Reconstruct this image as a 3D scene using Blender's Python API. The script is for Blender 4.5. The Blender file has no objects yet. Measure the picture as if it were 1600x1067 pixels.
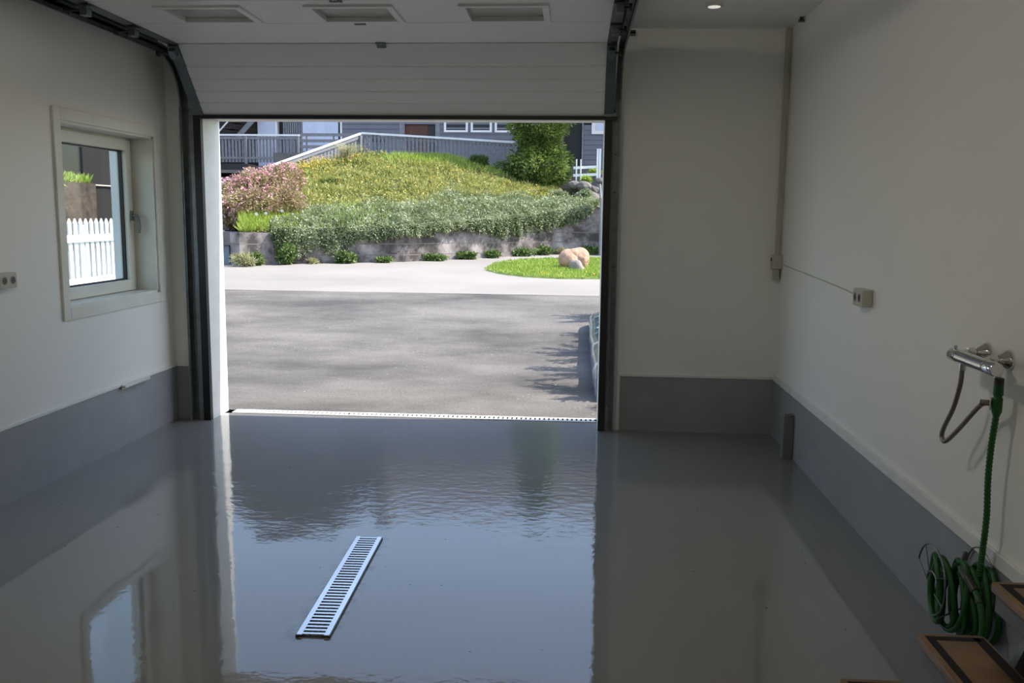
import bpy, math, random
import numpy as np
from mathutils import Vector, Matrix

scene = bpy.context.scene
col = scene.collection
random.seed(7)
rng = np.random.default_rng(7)

# ------------------------------------------------------------------ camera
cam_d = bpy.data.cameras.new('camera')
cam = bpy.data.objects.new('camera', cam_d)
col.objects.link(cam)
cam_d.sensor_width = 36.0
cam_d.lens = 36.0 * 1405.6 / 1600.0
cam_d.clip_start = 0.05
cam_d.clip_end = 500
R2 = Vector((0.99733796, 0.07210805, 0.01083637))
U2 = Vector((-0.02074574, 0.13813129, 0.99019663))
FW = Vector((-0.06990431, 0.98778549, -0.13925952))
m = Matrix.Identity(4)
for i in range(3):
    m[i][0] = R2[i]; m[i][1] = U2[i]; m[i][2] = -FW[i]
m[2][3] = 1.6
cam.matrix_world = m
scene.camera = cam

# ------------------------------------------------------------------ light
SUN_EL, SUN_AZ = 50.0, 5.0          # azimuth from +x towards +y
w = bpy.data.worlds.new('world'); scene.world = w; w.use_nodes = True
wn = w.node_tree
bg = wn.nodes['Background']
sky = wn.nodes.new('ShaderNodeTexSky')
sky.sky_type = 'NISHITA'
sky.sun_disc = False
sky.sun_elevation = math.radians(SUN_EL)
sky.sun_rotation = math.radians(90 - SUN_AZ)
sky.altitude = 0; sky.air_density = 1.1; sky.dust_density = 1.2; sky.ozone_density = 1.5
hs_ = wn.nodes.new('ShaderNodeHueSaturation'); hs_.inputs['Saturation'].default_value = .90
wn.links.new(sky.outputs[0], hs_.inputs['Color']); wn.links.new(hs_.outputs[0], bg.inputs[0])
bg.inputs[1].default_value = 0.41
sd = bpy.data.lights.new('sun', 'SUN'); sd.energy = 8.0; sd.angle = math.radians(0.53); sd.color = (1, .93, .84)
sun = bpy.data.objects.new('sun', sd); col.objects.link(sun)
e, a = math.radians(SUN_EL), math.radians(SUN_AZ)
sdir = Vector((math.cos(a) * math.cos(e), math.sin(a) * math.cos(e), math.sin(e)))
sun.rotation_euler = sdir.to_track_quat('Z', 'Y').to_euler()
sun.location = (20, 5, 25)
vs = scene.view_settings
scene.display_settings.display_device = 'sRGB'
vs.view_transform = 'Standard'; vs.look = 'None'; vs.gamma = 1; vs.exposure = 0.12
vs.use_curve_mapping = False
scene.cycles.max_bounces = 14
scene.cycles.diffuse_bounces = 8
scene.cycles.glossy_bounces = 6
scene.cycles.transparent_max_bounces = 16
scene.cycles.caustics_reflective = False
scene.cycles.sample_clamp_indirect = 8

# ------------------------------------------------------------------ helpers
class MB:
    def __init__(s): s.v = []; s.f = []; s.mi = []; s.cur = 0
    def add(s, vs, fs):
        n = len(s.v); s.v += [tuple(p) for p in vs]
        for f in fs: s.f.append(tuple(i + n for i in f)); s.mi.append(s.cur)
        return s
    def box(s, a, b):
        x0, y0, z0 = [min(p, q) for p, q in zip(a, b)]; x1, y1, z1 = [max(p, q) for p, q in zip(a, b)]
        return s.add([(x0,y0,z0),(x1,y0,z0),(x1,y1,z0),(x0,y1,z0),(x0,y0,z1),(x1,y0,z1),(x1,y1,z1),(x0,y1,z1)],
              [(0,3,2,1),(4,5,6,7),(0,1,5,4),(1,2,6,5),(2,3,7,6),(3,0,4,7)])
    def obox(s, c, u, v, w_, hu, hv, hw):
        c, u, v, w_ = Vector(c), Vector(u).normalized(), Vector(v).normalized(), Vector(w_).normalized()
        P = [c + u*hu*i + v*hv*j + w_*hw*k for k in (-1,1) for i, j in ((-1,-1),(1,-1),(1,1),(-1,1))]
        return s.add(P, [(0,3,2,1),(4,5,6,7),(0,1,5,4),(1,2,6,5),(2,3,7,6),(3,0,4,7)])
    def bar(s, p, q, wd, ht, up=(0,0,1)):
        p, q = Vector(p), Vector(q); d = (q-p); L = d.length; d.normalize()
        r = d.cross(Vector(up)).normalized(); u = r.cross(d).normalized()
        return s.obox((p+q)/2, d, r, u, L/2, wd/2, ht/2)
    def prism(s, poly, axis, lo, hi):
        n = len(poly)
        def pt(p, h):
            if axis == 'x': return (h, p[0], p[1])
            if axis == 'y': return (p[0], h, p[1])
            return (p[0], p[1], h)
        V = [pt(p, lo) for p in poly] + [pt(p, hi) for p in poly]
        F = [tuple(range(n)), tuple(range(2*n-1, n-1, -1))]
        F += [(i, i+n, (i+1) % n + n, (i+1) % n) for i in range(n)]
        return s.add(V, F)
    def tube(s, path, r, seg=8, cap=True, up=None):
        path = [Vector(p) for p in path]; n = len(path); V = []; F = []
        rr = r if hasattr(r, '__len__') else [r]*n
        t0 = (path[1]-path[0]).normalized()
        nrm = t0.orthogonal().normalized() if up is None else Vector(up)
        for i, p in enumerate(path):
            t = (path[min(i+1,n-1)] - path[max(i-1,0)]).normalized()
            nrm = (nrm - t*nrm.dot(t)).normalized(); b = t.cross(nrm)
            for k in range(seg):
                a_ = 2*math.pi*k/seg
                V.append(p + (nrm*math.cos(a_) + b*math.sin(a_))*rr[i])
        for i in range(n-1):
            for k in range(seg):
                F.append((i*seg+k, i*seg+(k+1)%seg, (i+1)*seg+(k+1)%seg, (i+1)*seg+k))
        if cap: F.append(tuple(range(seg-1,-1,-1))); F.append(tuple((n-1)*seg+k for k in range(seg)))
        return s.add(V, F)
    def cyl(s, p, q, r, seg=20, r2=None):
        return s.tube([p, q], [r, r if r2 is None else r2], seg)
    def lathe(s, base, axis, prof, seg=24):      # prof: (h, r)
        base, axis = Vector(base), Vector(axis).normalized(); n1 = axis.orthogonal().normalized(); n2 = axis.cross(n1)
        V = []; F = []
        for h, r in prof:
            for k in range(seg):
                a_ = 2*math.pi*k/seg; V.append(base + axis*h + (n1*math.cos(a_)+n2*math.sin(a_))*r)
        for i in range(len(prof)-1):
            for k in range(seg): F.append((i*seg+k, i*seg+(k+1)%seg, (i+1)*seg+(k+1)%seg, (i+1)*seg+k))
        F.append(tuple(range(seg-1,-1,-1))); F.append(tuple((len(prof)-1)*seg+k for k in range(seg)))
        return s.add(V, F)
    def blob(s, c, r, nz=.15, seed=0, sub=3, flat=1.0):
        rs = np.random.default_rng(seed)
        import bmesh
        bm = bmesh.new(); bmesh.ops.create_icosphere(bm, subdivisions=sub, radius=1)
        ks = rs.normal(size=(7, 3)); ph = rs.uniform(0, 6.28, 7)
        V = []
        for v in bm.verts:
            p = np.array(v.co); k = 1 + nz*sum(math.sin(1.6*float(ks[i] @ p) + ph[i]) for i in range(7))/2.2
            V.append((c[0]+p[0]*r[0]*k, c[1]+p[1]*r[1]*k, c[2]+p[2]*r[2]*k))
        F = [tuple(v.index for v in f.verts) for f in bm.faces]; bm.free()
        return s.add(V, F)

MESH_N = 0
def make(name, mb, mats, parent=None, smooth=False, bevel=0.0, kind=None, origin=None):
    if not isinstance(mats, (list, tuple)): mats = [mats]
    V = np.array(mb.v, dtype=float)
    if parent is not None: off = np.array(parent['_loc'] if '_loc' in parent.keys() else (0,0,0))
    elif origin is not None: off = np.array(origin, float)
    else: off = np.array([(V[:,0].min()+V[:,0].max())/2, (V[:,1].min()+V[:,1].max())/2, V[:,2].min()])
    me = bpy.data.meshes.new(name); me.from_pydata([tuple(p) for p in (V-off)], [], mb.f)
    for mt in mats: me.materials.append(mt)
    if len(mats) > 1: me.polygons.foreach_set('material_index', mb.mi)
    if smooth: me.polygons.foreach_set('use_smooth', [True]*len(me.polygons))
    me.update()
    if smooth: me.set_sharp_from_angle(angle=math.radians(42))
    o = bpy.data.objects.new(name, me); col.objects.link(o)
    if parent is not None: o.parent = parent; o['_loc'] = tuple(float(c) for c in off)
    else: o.location = off; o['_loc'] = tuple(float(c) for c in off)
    if bevel:
        b = o.modifiers.new('bevel', 'BEVEL'); b.width = bevel; b.segments = 2; b.limit_method = 'ANGLE'
    if smooth == 'auto':
        pass
    if kind: o['kind'] = kind
    return o

def thing(name, loc, label, cat, group=None):
    o = bpy.data.objects.new(name, None); col.objects.link(o); o.location = loc
    o['_loc'] = tuple(float(c) for c in loc); o['label'] = label; o['category'] = cat; o.empty_display_size = .1
    if group: o['group'] = group
    return o
def tag(o, label, cat, group=None, kind=None):
    o['label'] = label; o['category'] = cat
    if group: o['group'] = group
    if kind: o['kind'] = kind
    return o
def struct(name, mb, mat, **k): return make(name, mb, mat, kind='structure', **k)

# leaf cards / blades: real little leaves, one quad each
def leaf_mb(mb, P, D, W):
    """P base points, D leaf vectors, W half-width vectors"""
    n = len(P); base = len(mb.v)
    A = P; B = P + D*.5 + W; C = P + D; E_ = P + D*.5 - W
    V = np.stack([A, B, C, E_], 1).reshape(-1, 3)
    mb.v += [tuple(p) for p in V.tolist()]
    idx = (np.arange(n)*4 + base)[:, None] + np.arange(4)[None]
    mb.f += [tuple(q) for q in idx.tolist()]
    mb.mi += [mb.cur]*n
    return mb
def unit(v): return v/np.maximum(np.linalg.norm(v, axis=1, keepdims=True), 1e-9)
def rand_leaves(mb, P, N, L, Wd, spread=.8, down=0.0, up=0.0):
    n = len(P)
    D = unit(N + rng.normal(size=(n,3))*spread + np.array([0,0,up-down]))
    S = unit(np.cross(D, rng.normal(size=(n,3))))
    l = L*rng.uniform(.6, 1.3, (n,1))
    return leaf_mb(mb, P, D*l, S*Wd*.5*rng.uniform(.7,1.2,(n,1)))

# ------------------------------------------------------------------ materials
MATS = {}
def pm(name, color, rough=.6, metal=0, spec=.5, coat=0, noise=None, bump=None, coat_rough=.03, trans=0, emis=None, estr=0):
    """noise=(scale, amount, detail), bump=(scale, strength, distance)"""
    mt = bpy.data.materials.new(name); mt.use_nodes = True; nt = mt.node_tree; b = nt.nodes['Principled BSDF']
    b.inputs['Base Color'].default_value = (*color, 1); b.inputs['Roughness'].default_value = rough
    b.inputs['Metallic'].default_value = metal; b.inputs['Specular IOR Level'].default_value = spec
    b.inputs['Coat Weight'].default_value = coat; b.inputs['Coat Roughness'].default_value = coat_rough
    if emis: b.inputs['Emission Color'].default_value = (*emis, 1); b.inputs['Emission Strength'].default_value = estr
    tc = nt.nodes.new('ShaderNodeTexCoord')
    if noise is None: noise = (3.0, .08, 4)
    n = nt.nodes.new('ShaderNodeTexNoise'); n.inputs['Scale'].default_value = noise[0]; n.inputs['Detail'].default_value = noise[2]
    nt.links.new(tc.outputs['Object'], n.inputs['Vector'])
    r = nt.nodes.new('ShaderNodeMapRange'); r.inputs[1].default_value = .3; r.inputs[2].default_value = .7
    r.inputs[3].default_value = 1-noise[1]; r.inputs[4].default_value = 1+noise[1]
    nt.links.new(n.outputs['Fac'], r.inputs[0])
    mx = nt.nodes.new('ShaderNodeVectorMath'); mx.operation = 'SCALE'; mx.inputs[0].default_value = color
    nt.links.new(r.outputs[0], mx.inputs['Scale']); nt.links.new(mx.outputs[0], b.inputs['Base Color'])
    if bump:
        n2 = nt.nodes.new('ShaderNodeTexNoise'); n2.inputs['Scale'].default_value = bump[0]; n2.inputs['Detail'].default_value = 3
        nt.links.new(tc.outputs['Object'], n2.inputs['Vector'])
        bp = nt.nodes.new('ShaderNodeBump'); bp.inputs['Strength'].default_value = bump[1]; bp.inputs['Distance'].default_value = bump[2]
        nt.links.new(n2.outputs['Fac'], bp.inputs['Height']); nt.links.new(bp.outputs[0], b.inputs['Normal'])
    MATS[name] = mt
    return mt
def leafmat(name, cols, rough=.55, patch=None):
    """colours picked per leaf; patch=(scale) mixes by place"""
    mt = bpy.data.materials.new(name); mt.use_nodes = True; nt = mt.node_tree; b = nt.nodes['Principled BSDF']
    g = nt.nodes.new('ShaderNodeNewGeometry'); cr = nt.nodes.new('ShaderNodeValToRGB')
    src = g.outputs['Random Per Island']
    if patch:
        n = nt.nodes.new('ShaderNodeTexNoise'); n.inputs['Scale'].default_value = patch; n.inputs['Detail'].default_value = 2
        tc = nt.nodes.new('ShaderNodeTexCoord'); nt.links.new(tc.outputs['Object'], n.inputs['Vector'])
        mr = nt.nodes.new('ShaderNodeMapRange'); mr.inputs[1].default_value = .32; mr.inputs[2].default_value = .68
        nt.links.new(n.outputs['Fac'], mr.inputs[0])
        mm = nt.nodes.new('ShaderNodeMix'); mm.inputs[0].default_value = .55
        nt.links.new(src, mm.inputs[2]); nt.links.new(mr.outputs[0], mm.inputs[3]); src = mm.outputs[0]
    nt.links.new(src, cr.inputs[0])
    el = cr.color_ramp.elements
    while len(el) < len(cols): el.new(.5)
    for i, c in enumerate(cols): el[i].position = i/(len(cols)-1); el[i].color = (*c, 1)
    nt.links.new(cr.outputs[0], b.inputs['Base Color']); b.inputs['Roughness'].default_value = rough
    tr = nt.nodes.new('ShaderNodeBsdfTranslucent'); mxs = nt.nodes.new('ShaderNodeMixShader'); mxs.inputs[0].default_value = .3
    nt.links.new(cr.outputs[0], tr.inputs[0]); out = nt.nodes['Material Output']
    nt.links.new(b.outputs[0], mxs.inputs[1]); nt.links.new(tr.outputs[0], mxs.inputs[2]); nt.links.new(mxs.outputs[0], out.inputs[0])
    return mt
def glassmat(name, tint=(.93,.97,.95), refl=1.5):
    mt = bpy.data.materials.new(name); mt.use_nodes = True; nt = mt.node_tree; nt.nodes.remove(nt.nodes['Principled BSDF'])
    t = nt.nodes.new('ShaderNodeBsdfTransparent'); t.inputs[0].default_value = (*tint, 1)
    g = nt.nodes.new('ShaderNodeBsdfGlossy'); g.inputs['Roughness'].default_value = 0.01
    lw = nt.nodes.new('ShaderNodeLayerWeight'); lw.inputs[0].default_value = .5
    pw = nt.nodes.new('ShaderNodeMath'); pw.operation = 'POWER'; pw.inputs[1].default_value = 5; nt.links.new(lw.outputs['Facing'], pw.inputs[0])
    ma = nt.nodes.new('ShaderNodeMath'); ma.operation = 'MULTIPLY_ADD'; ma.inputs[1].default_value = .45; ma.inputs[2].default_value = .02; nt.links.new(pw.outputs[0], ma.inputs[0])
    mx = nt.nodes.new('ShaderNodeMixShader'); nt.links.new(ma.outputs[0], mx.inputs[0])
    nt.links.new(t.outputs[0], mx.inputs[1]); nt.links.new(g.outputs[0], mx.inputs[2])
    nt.links.new(mx.outputs[0], nt.nodes['Material Output'].inputs[0]); return mt

M_wall = pm('white wall board', (.84,.835,.80), .45, noise=(.8,.02,2))
M_ceil = pm('white ceiling', (.82,.82,.80), .6, noise=(.8,.02,2))
M_trimw = pm('white window trim', (.74,.74,.66), .4)
M_plinth = pm('grey painted plinth', (.29,.30,.315), .42, noise=(5,.07,5), bump=(30,.2,.004))
M_panel = pm('white door panel', (.80,.80,.79), .35, noise=(1,.02,2))
M_groove = M_panel
M_black = pm('black rubber', (.012,.012,.013), .5)
M_steel = pm('dark galvanised steel', (.20,.225,.23), .38, metal=.75, noise=(20,.2,4))
M_galv = pm('pale galvanised steel', (.33,.36,.37), .45, metal=.35, noise=(20,.15,4))
M_steeld = pm('dark steel plate', (.13,.15,.155), .45, metal=.4, noise=(12,.15,4))
M_chrome = pm('chrome', (.75,.75,.75), .08, metal=1)
M_chromeh = pm('dull metal hose', (.23,.19,.18), .35, metal=.7, bump=(400,.5,.001))
M_green = pm('green hose rubber', (.010,.095,.014), .4, noise=(60,.15,2))
M_greend = pm('green coupling plastic', (.01,.09,.012), .35)
M_white = pm('white plastic', (.66,.65,.58), .35)
M_beige = pm('cream socket plastic', (.50,.48,.40), .35)
M_dark = pm('dark plastic', (.04,.035,.03), .4)
M_jamb = pm('white painted lining', (.76,.77,.73), .4, noise=(8,.05,4))
M_woodtread = pm('varnished pine tread', (.20,.10,.028), .4, coat=.15, noise=(7,.40,5))
M_tape = pm('black grip tape', (.012,.01,.012), .85, bump=(300,.4,.001))
M_stepgrey = pm('grey painted step frame', (.17,.175,.18), .5)
M_aluf = pm('bright steel grate', (.88,.89,.90), .24, metal=.9)
M_alup = pm('white coated drain cover', (.78,.78,.76), .4)
M_acryl = pm('grey acrylic pane', (.42,.40,.385), .25, coat=.5)
M_glass = glassmat('window glass')
M_globe = pm('added fill lamp globe', (.8,.8,.75), .4, emis=(1,.90,.74), estr=13.0)  # glow of the two rear fill lamps, added out of view
M_fillf = pm('bright added fill lamp globe', (.8,.8,.75), .4, emis=(1,.91,.77), estr=44.0)  # stronger glow for the added fill lamp nearest the door
M_lamp = pm('ceiling lamp lens', (.8,.8,.7), .4, emis=(1,.98,.85), estr=.55)

def floor_mat():
    mt = bpy.data.materials.new('grey epoxy floor'); mt.use_nodes = True; nt = mt.node_tree; b = nt.nodes['Principled BSDF']
    tc = nt.nodes.new('ShaderNodeTexCoord'); L = nt.links.new
    def noise(s, d, sc=None):
        n = nt.nodes.new('ShaderNodeTexNoise'); n.inputs['Scale'].default_value = s; n.inputs['Detail'].default_value = d
        if sc:
            mp = nt.nodes.new('ShaderNodeMapping'); mp.inputs['Scale'].default_value = sc
            L(tc.outputs['Object'], mp.inputs[0]); L(mp.outputs[0], n.inputs['Vector'])
        else: L(tc.outputs['Object'], n.inputs['Vector'])
        return n
    # grey paint with faint clouding and fine grit specks
    n1 = noise(1.2, 4); cr = nt.nodes.new('ShaderNodeValToRGB')
    cr.color_ramp.elements[0].color = (.185,.183,.177,1); cr.color_ramp.elements[1].color = (.222,.22,.213,1)
    L(n1.outputs['Fac'], cr.inputs[0])
    v = nt.nodes.new('ShaderNodeTexVoronoi'); v.inputs['Scale'].default_value = 9; L(tc.outputs['Object'], v.inputs['Vector'])
    lt = nt.nodes.new('ShaderNodeMath'); lt.operation = 'LESS_THAN'; lt.inputs[1].default_value = .055; L(v.outputs['Distance'], lt.inputs[0])
    n5 = noise(2.3, 1); gt = nt.nodes.new('ShaderNodeMath'); gt.operation = 'GREATER_THAN'; gt.inputs[1].default_value = .5; L(n5.outputs['Fac'], gt.inputs[0])
    ml = nt.nodes.new('ShaderNodeMath'); ml.operation = 'MULTIPLY'; L(lt.outputs[0], ml.inputs[0]); L(gt.outputs[0], ml.inputs[1])
    mx = nt.nodes.new('ShaderNodeMix'); mx.data_type = 'RGBA'; L(ml.outputs[0], mx.inputs[0]); L(cr.outputs[0], mx.inputs[6]); mx.inputs[7].default_value = (.03,.025,.02,1)
    # rusty dirt left along the drain grate
    sd_ = nt.nodes.new('ShaderNodeSeparateXYZ'); L(tc.outputs['Object'], sd_.inputs[0]); prod = None
    for ax, c0, h0 in (('X', -.985, .115), ('Y', 3.70, .58)):
        s1_ = nt.nodes.new('ShaderNodeMath'); s1_.operation = 'SUBTRACT'; s1_.inputs[1].default_value = c0; L(sd_.outputs[ax], s1_.inputs[0])
        s2_ = nt.nodes.new('ShaderNodeMath'); s2_.operation = 'ABSOLUTE'; L(s1_.outputs[0], s2_.inputs[0])
        s3_ = nt.nodes.new('ShaderNodeMapRange'); s3_.inputs[1].default_value = h0; s3_.inputs[2].default_value = h0-.06; L(s2_.outputs[0], s3_.inputs[0])
        if prod is None: prod = s3_.outputs[0]
        else:
            s4_ = nt.nodes.new('ShaderNodeMath'); s4_.operation = 'MULTIPLY'; L(prod, s4_.inputs[0]); L(s3_.outputs[0], s4_.inputs[1]); prod = s4_.outputs[0]
    n7 = noise(11, 5); s5_ = nt.nodes.new('ShaderNodeMapRange'); s5_.inputs[1].default_value = .50; s5_.inputs[2].default_value = .58; L(n7.outputs['Fac'], s5_.inputs[0])
    s6_ = nt.nodes.new('ShaderNodeMath'); s6_.operation = 'MULTIPLY'; L(prod, s6_.inputs[0]); L(s5_.outputs[0], s6_.inputs[1])
    mxd = nt.nodes.new('ShaderNodeMix'); mxd.data_type = 'RGBA'; L(s6_.outputs[0], mxd.inputs[0]); L(mx.outputs[2], mxd.inputs[6]); mxd.inputs[7].default_value = (.035,.026,.02,1)
    L(mxd.outputs[2], b.inputs['Base Color'])
    b.inputs['Roughness'].default_value = .5; b.inputs['Specular IOR Level'].default_value = .2
    b.inputs['Coat Weight'].default_value = 1; b.inputs['Coat Roughness'].default_value = .025; b.inputs['Coat IOR'].default_value = 1.6
    # waves of the poured coat: strong near the door, almost level in mid floor
    big = noise(2.2, 2); fine = noise(34, 2); mid = noise(15, 4, (1, 1.3, 1))
    sx = nt.nodes.new('ShaderNodeSeparateXYZ'); L(tc.outputs['Object'], sx.inputs[0])
    mr = nt.nodes.new('ShaderNodeMapRange'); mr.inputs[1].default_value = 4.0; mr.inputs[2].default_value = 4.7; mr.inputs[3].default_value = .06; mr.inputs[4].default_value = .58
    nn = noise(1.1, 2); ad = nt.nodes.new('ShaderNodeMath'); ad.operation = 'MULTIPLY_ADD'; ad.inputs[1].default_value = 2.4
    L(nn.outputs['Fac'], ad.inputs[0]); L(sx.outputs['Y'], ad.inputs[2])
    sb = nt.nodes.new('ShaderNodeMath'); sb.operation = 'SUBTRACT'; sb.inputs[1].default_value = 1.2; L(ad.outputs[0], sb.inputs[0])
    L(sb.outputs[0], mr.inputs[0])
    m1 = nt.nodes.new('ShaderNodeMath'); m1.operation = 'MULTIPLY'; L(mid.outputs['Fac'], m1.inputs[0]); L(mr.outputs[0], m1.inputs[1])
    m2 = nt.nodes.new('ShaderNodeMath'); m2.operation = 'MULTIPLY_ADD'; m2.inputs[1].default_value = .09; L(fine.outputs['Fac'], m2.inputs[0]); L(m1.outputs[0], m2.inputs[2])
    m3 = nt.nodes.new('ShaderNodeMath'); m3.operation = 'MULTIPLY_ADD'; m3.inputs[1].default_value = .8; L(big.outputs['Fac'], m3.inputs[0]); L(m2.outputs[0], m3.inputs[2])
    bp = nt.nodes.new('ShaderNodeBump'); bp.inputs['Strength'].default_value = 1; bp.inputs['Distance'].default_value = .0022
    L(m3.outputs[0], bp.inputs['Height']); L(bp.outputs[0], b.inputs['Coat Normal'])
    return mt
M_floor = floor_mat()

def asphalt(name, c0, c1, speck, patch=.5):
    mt = bpy.data.materials.new(name); mt.use_nodes = True; nt = mt.node_tree; b = nt.nodes['Principled BSDF']; L = nt.links.new
    tc = nt.nodes.new('ShaderNodeTexCoord')
    n = nt.nodes.new('ShaderNodeTexNoise'); n.inputs['Scale'].default_value = patch; n.inputs['Detail'].default_value = 8; n.inputs['Roughness'].default_value = .68
    mp = nt.nodes.new('ShaderNodeMapping'); mp.inputs['Scale'].default_value = (.7,1,1); L(tc.outputs['Object'], mp.inputs[0]); L(mp.outputs[0], n.inputs['Vector'])
    cr = nt.nodes.new('ShaderNodeValToRGB'); cr.color_ramp.elements[0].position = .36; cr.color_ramp.elements[1].position = .62
    cr.color_ramp.elements[0].color = (*c0,1); cr.color_ramp.elements[1].color = (*c1,1); L(n.outputs['Fac'], cr.inputs[0])
    f = nt.nodes.new('ShaderNodeTexNoise'); f.inputs['Scale'].default_value = 45; f.inputs['Detail'].default_value = 6; f.inputs['Roughness'].default_value = .75; L(tc.outputs['Object'], f.inputs['Vector'])
    mr = nt.nodes.new('ShaderNodeMapRange'); mr.inputs[1].default_value = .3; mr.inputs[2].default_value = .7; mr.inputs[3].default_value = 1-speck; mr.inputs[4].default_value = 1+speck
    L(f.outputs['Fac'], mr.inputs[0]); sc = nt.nodes.new('ShaderNodeVectorMath'); sc.operation = 'SCALE'; L(cr.outputs[0], sc.inputs[0]); L(mr.outputs[0], sc.inputs['Scale'])
    v = nt.nodes.new('ShaderNodeTexVoronoi'); v.inputs['Scale'].default_value = 7; L(tc.outputs['Object'], v.inputs['Vector'])
    lt = nt.nodes.new('ShaderNodeMath'); lt.operation = 'LESS_THAN'; lt.inputs[1].default_value = .05; L(v.outputs['Distance'], lt.inputs[0])
    mx = nt.nodes.new('ShaderNodeMix'); mx.data_type = 'RGBA'; L(lt.outputs[0], mx.inputs[0]); L(sc.outputs[0], mx.inputs[6]); mx.inputs[7].default_value = (.45,.43,.4,1)
    L(mx.outputs[2], b.inputs['Base Color']); b.inputs['Roughness'].default_value = .85; b.inputs['Specular IOR Level'].default_value = .25
    bp = nt.nodes.new('ShaderNodeBump'); bp.inputs['Strength'].default_value = .5; bp.inputs['Distance'].default_value = .01; L(f.outputs['Fac'], bp.inputs['Height']); L(bp.outputs[0], b.inputs['Normal'])
    return mt
M_asph = asphalt('dark asphalt', (.075,.070,.065), (.180,.169,.156), .45)
M_road = asphalt('pale worn road', (.25,.235,.215), (.31,.29,.27), .08, .25)

def concrete_mat():
    mt = bpy.data.materials.new('stained concrete'); mt.use_nodes = True; nt = mt.node_tree; b = nt.nodes['Principled BSDF']; L = nt.links.new
    tc = nt.nodes.new('ShaderNodeTexCoord'); n = nt.nodes.new('ShaderNodeTexNoise'); n.inputs['Scale'].default_value = 1.6; n.inputs['Detail'].default_value = 7; n.inputs['Roughness'].default_value = .65
    L(tc.outputs['Object'], n.inputs['Vector']); cr = nt.nodes.new('ShaderNodeValToRGB'); e_ = cr.color_ramp.elements
    e_[0].position = .40; e_[0].color = (.06,.05,.045,1); e_[1].position = .64; e_[1].color = (.36,.32,.31,1); L(n.outputs['Fac'], cr.inputs[0])
    # block courses
    sx = nt.nodes.new('ShaderNodeSeparateXYZ'); L(tc.outputs['Object'], sx.inputs[0])
    md = nt.nodes.new('ShaderNodeMath'); md.operation = 'PINGPONG'; md.inputs[1].default_value = .14; L(sx.outputs['Z'], md.inputs[0])
    lt = nt.nodes.new('ShaderNodeMath'); lt.operation = 'LESS_THAN'; lt.inputs[1].default_value = .012; L(md.outputs[0], lt.inputs[0])
    mx = nt.nodes.new('ShaderNodeMix'); mx.data_type = 'RGBA'; L(lt.outputs[0], mx.inputs[0]); L(cr.outputs[0], mx.inputs[6]); mx.inputs[7].default_value = (.16,.14,.13,1)
    L(mx.outputs[2], b.inputs['Base Color']); b.inputs['Roughness'].default_value = .9
    bp = nt.nodes.new('ShaderNodeBump'); bp.inputs['Strength'].default_value = .6; bp.inputs['Distance'].default_value = .04; L(n.outputs['Fac'], bp.inputs['Height']); L(bp.outputs[0], b.inputs['Normal'])
    return mt
M_conc = concrete_mat()
M_concd = pm('plain dark concrete', (.16,.145,.14), .9, noise=(3,.2,5))
M_concl = pm('pale rendered wall', (.55,.45,.42), .9, noise=(3,.1,5))
M_soil = pm('soil under plants', (.05,.042,.022), .95, noise=(3,.4,5))
M_siding = pm('slate grey siding', (.15,.155,.185), .65, noise=(2,.08,4))
M_boardg = pm('grey fence board', (.21,.215,.23), .75, noise=(9,.16,4))
M_railw = pm('white painted rail', (.82,.82,.82), .4)
M_wpaint = pm('white painted wood', (.80,.80,.81), .5)
M_lilac = pm('white painted wall', (.62,.65,.80), .7)
M_brown = pm('red brown door', (.10,.028,.016), .5, noise=(12,.3,3))
M_darkw = pm('dark timber', (.035,.028,.028), .7, noise=(6,.3,4))
M_roof = pm('dark roof tile', (.075,.068,.066), .8, noise=(5,.25,4))
M_nbwall = pm('dark brown boarding', (.014,.011,.011), .7, noise=(4,.15,4))
M_bank = pm('brown bank stone', (.06,.042,.034), .9, noise=(3,.5,6), bump=(6,.7,.06))
M_stone = pm('grey field stone', (.16,.145,.135), .9, noise=(4,.35,6), bump=(9,.6,.04))
M_boul = pm('pink granite', (.42,.26,.18), .85, noise=(6,.35,6), bump=(7,.8,.05))
M_boulg = pm('grey granite', (.30,.26,.225), .85, noise=(4,.2,6), bump=(8,.5,.03))
M_ground = pm('gravel ground', (.20,.18,.16), .95, noise=(2,.2,6))
M_lawnb = pm('lawn soil', (.10,.15,.03), .95, noise=(3,.2,5))
M_bark = pm('grey brown bark', (.13,.09,.065), .9, noise=(12,.3,4))
M_bluebox = pm('blue grey sheet', (.17,.21,.26), .5)
L_meadow = leafmat('meadow grass', [(.07,.10,.02),(.24,.28,.06),(.44,.42,.14),(.30,.34,.09),(.54,.49,.22)], patch=1.1)
L_meadow2 = leafmat('fresh grass', [(.20,.31,.04),(.34,.45,.07),(.46,.54,.12)])
L_creep = leafmat('grey green creeper', [(.06,.08,.035),(.20,.25,.12),(.38,.43,.26),(.56,.58,.42)], patch=2.5)
L_yellow = leafmat('yellow flower', [(.72,.56,.08),(.80,.48,.10),(.72,.66,.20)])
L_pink = leafmat('pink flower', [(.78,.40,.46),(.66,.28,.36),(.84,.58,.62)])
L_pinkleaf = leafmat('shrub leaf', [(.09,.11,.03),(.24,.22,.08),(.42,.28,.20),(.34,.36,.12),(.50,.38,.30)], patch=2)
L_conif = leafmat('conifer spray', [(.035,.065,.018),(.10,.16,.035),(.20,.28,.06),(.30,.36,.10)], patch=1.6)
L_lawn = leafmat('lawn blade', [(.17,.27,.03),(.30,.42,.06),(.42,.50,.10)], patch=1.5)
L_weed = leafmat('weed leaf', [(.04,.08,.02),(.13,.21,.05),(.27,.36,.12)])
L_weedp = leafmat('dry weed leaf', [(.22,.24,.08),(.38,.38,.18),(.48,.45,.28)])
L_straw = leafmat('straw grass', [(.45,.45,.22),(.62,.58,.38),(.38,.42,.2)])
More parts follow.
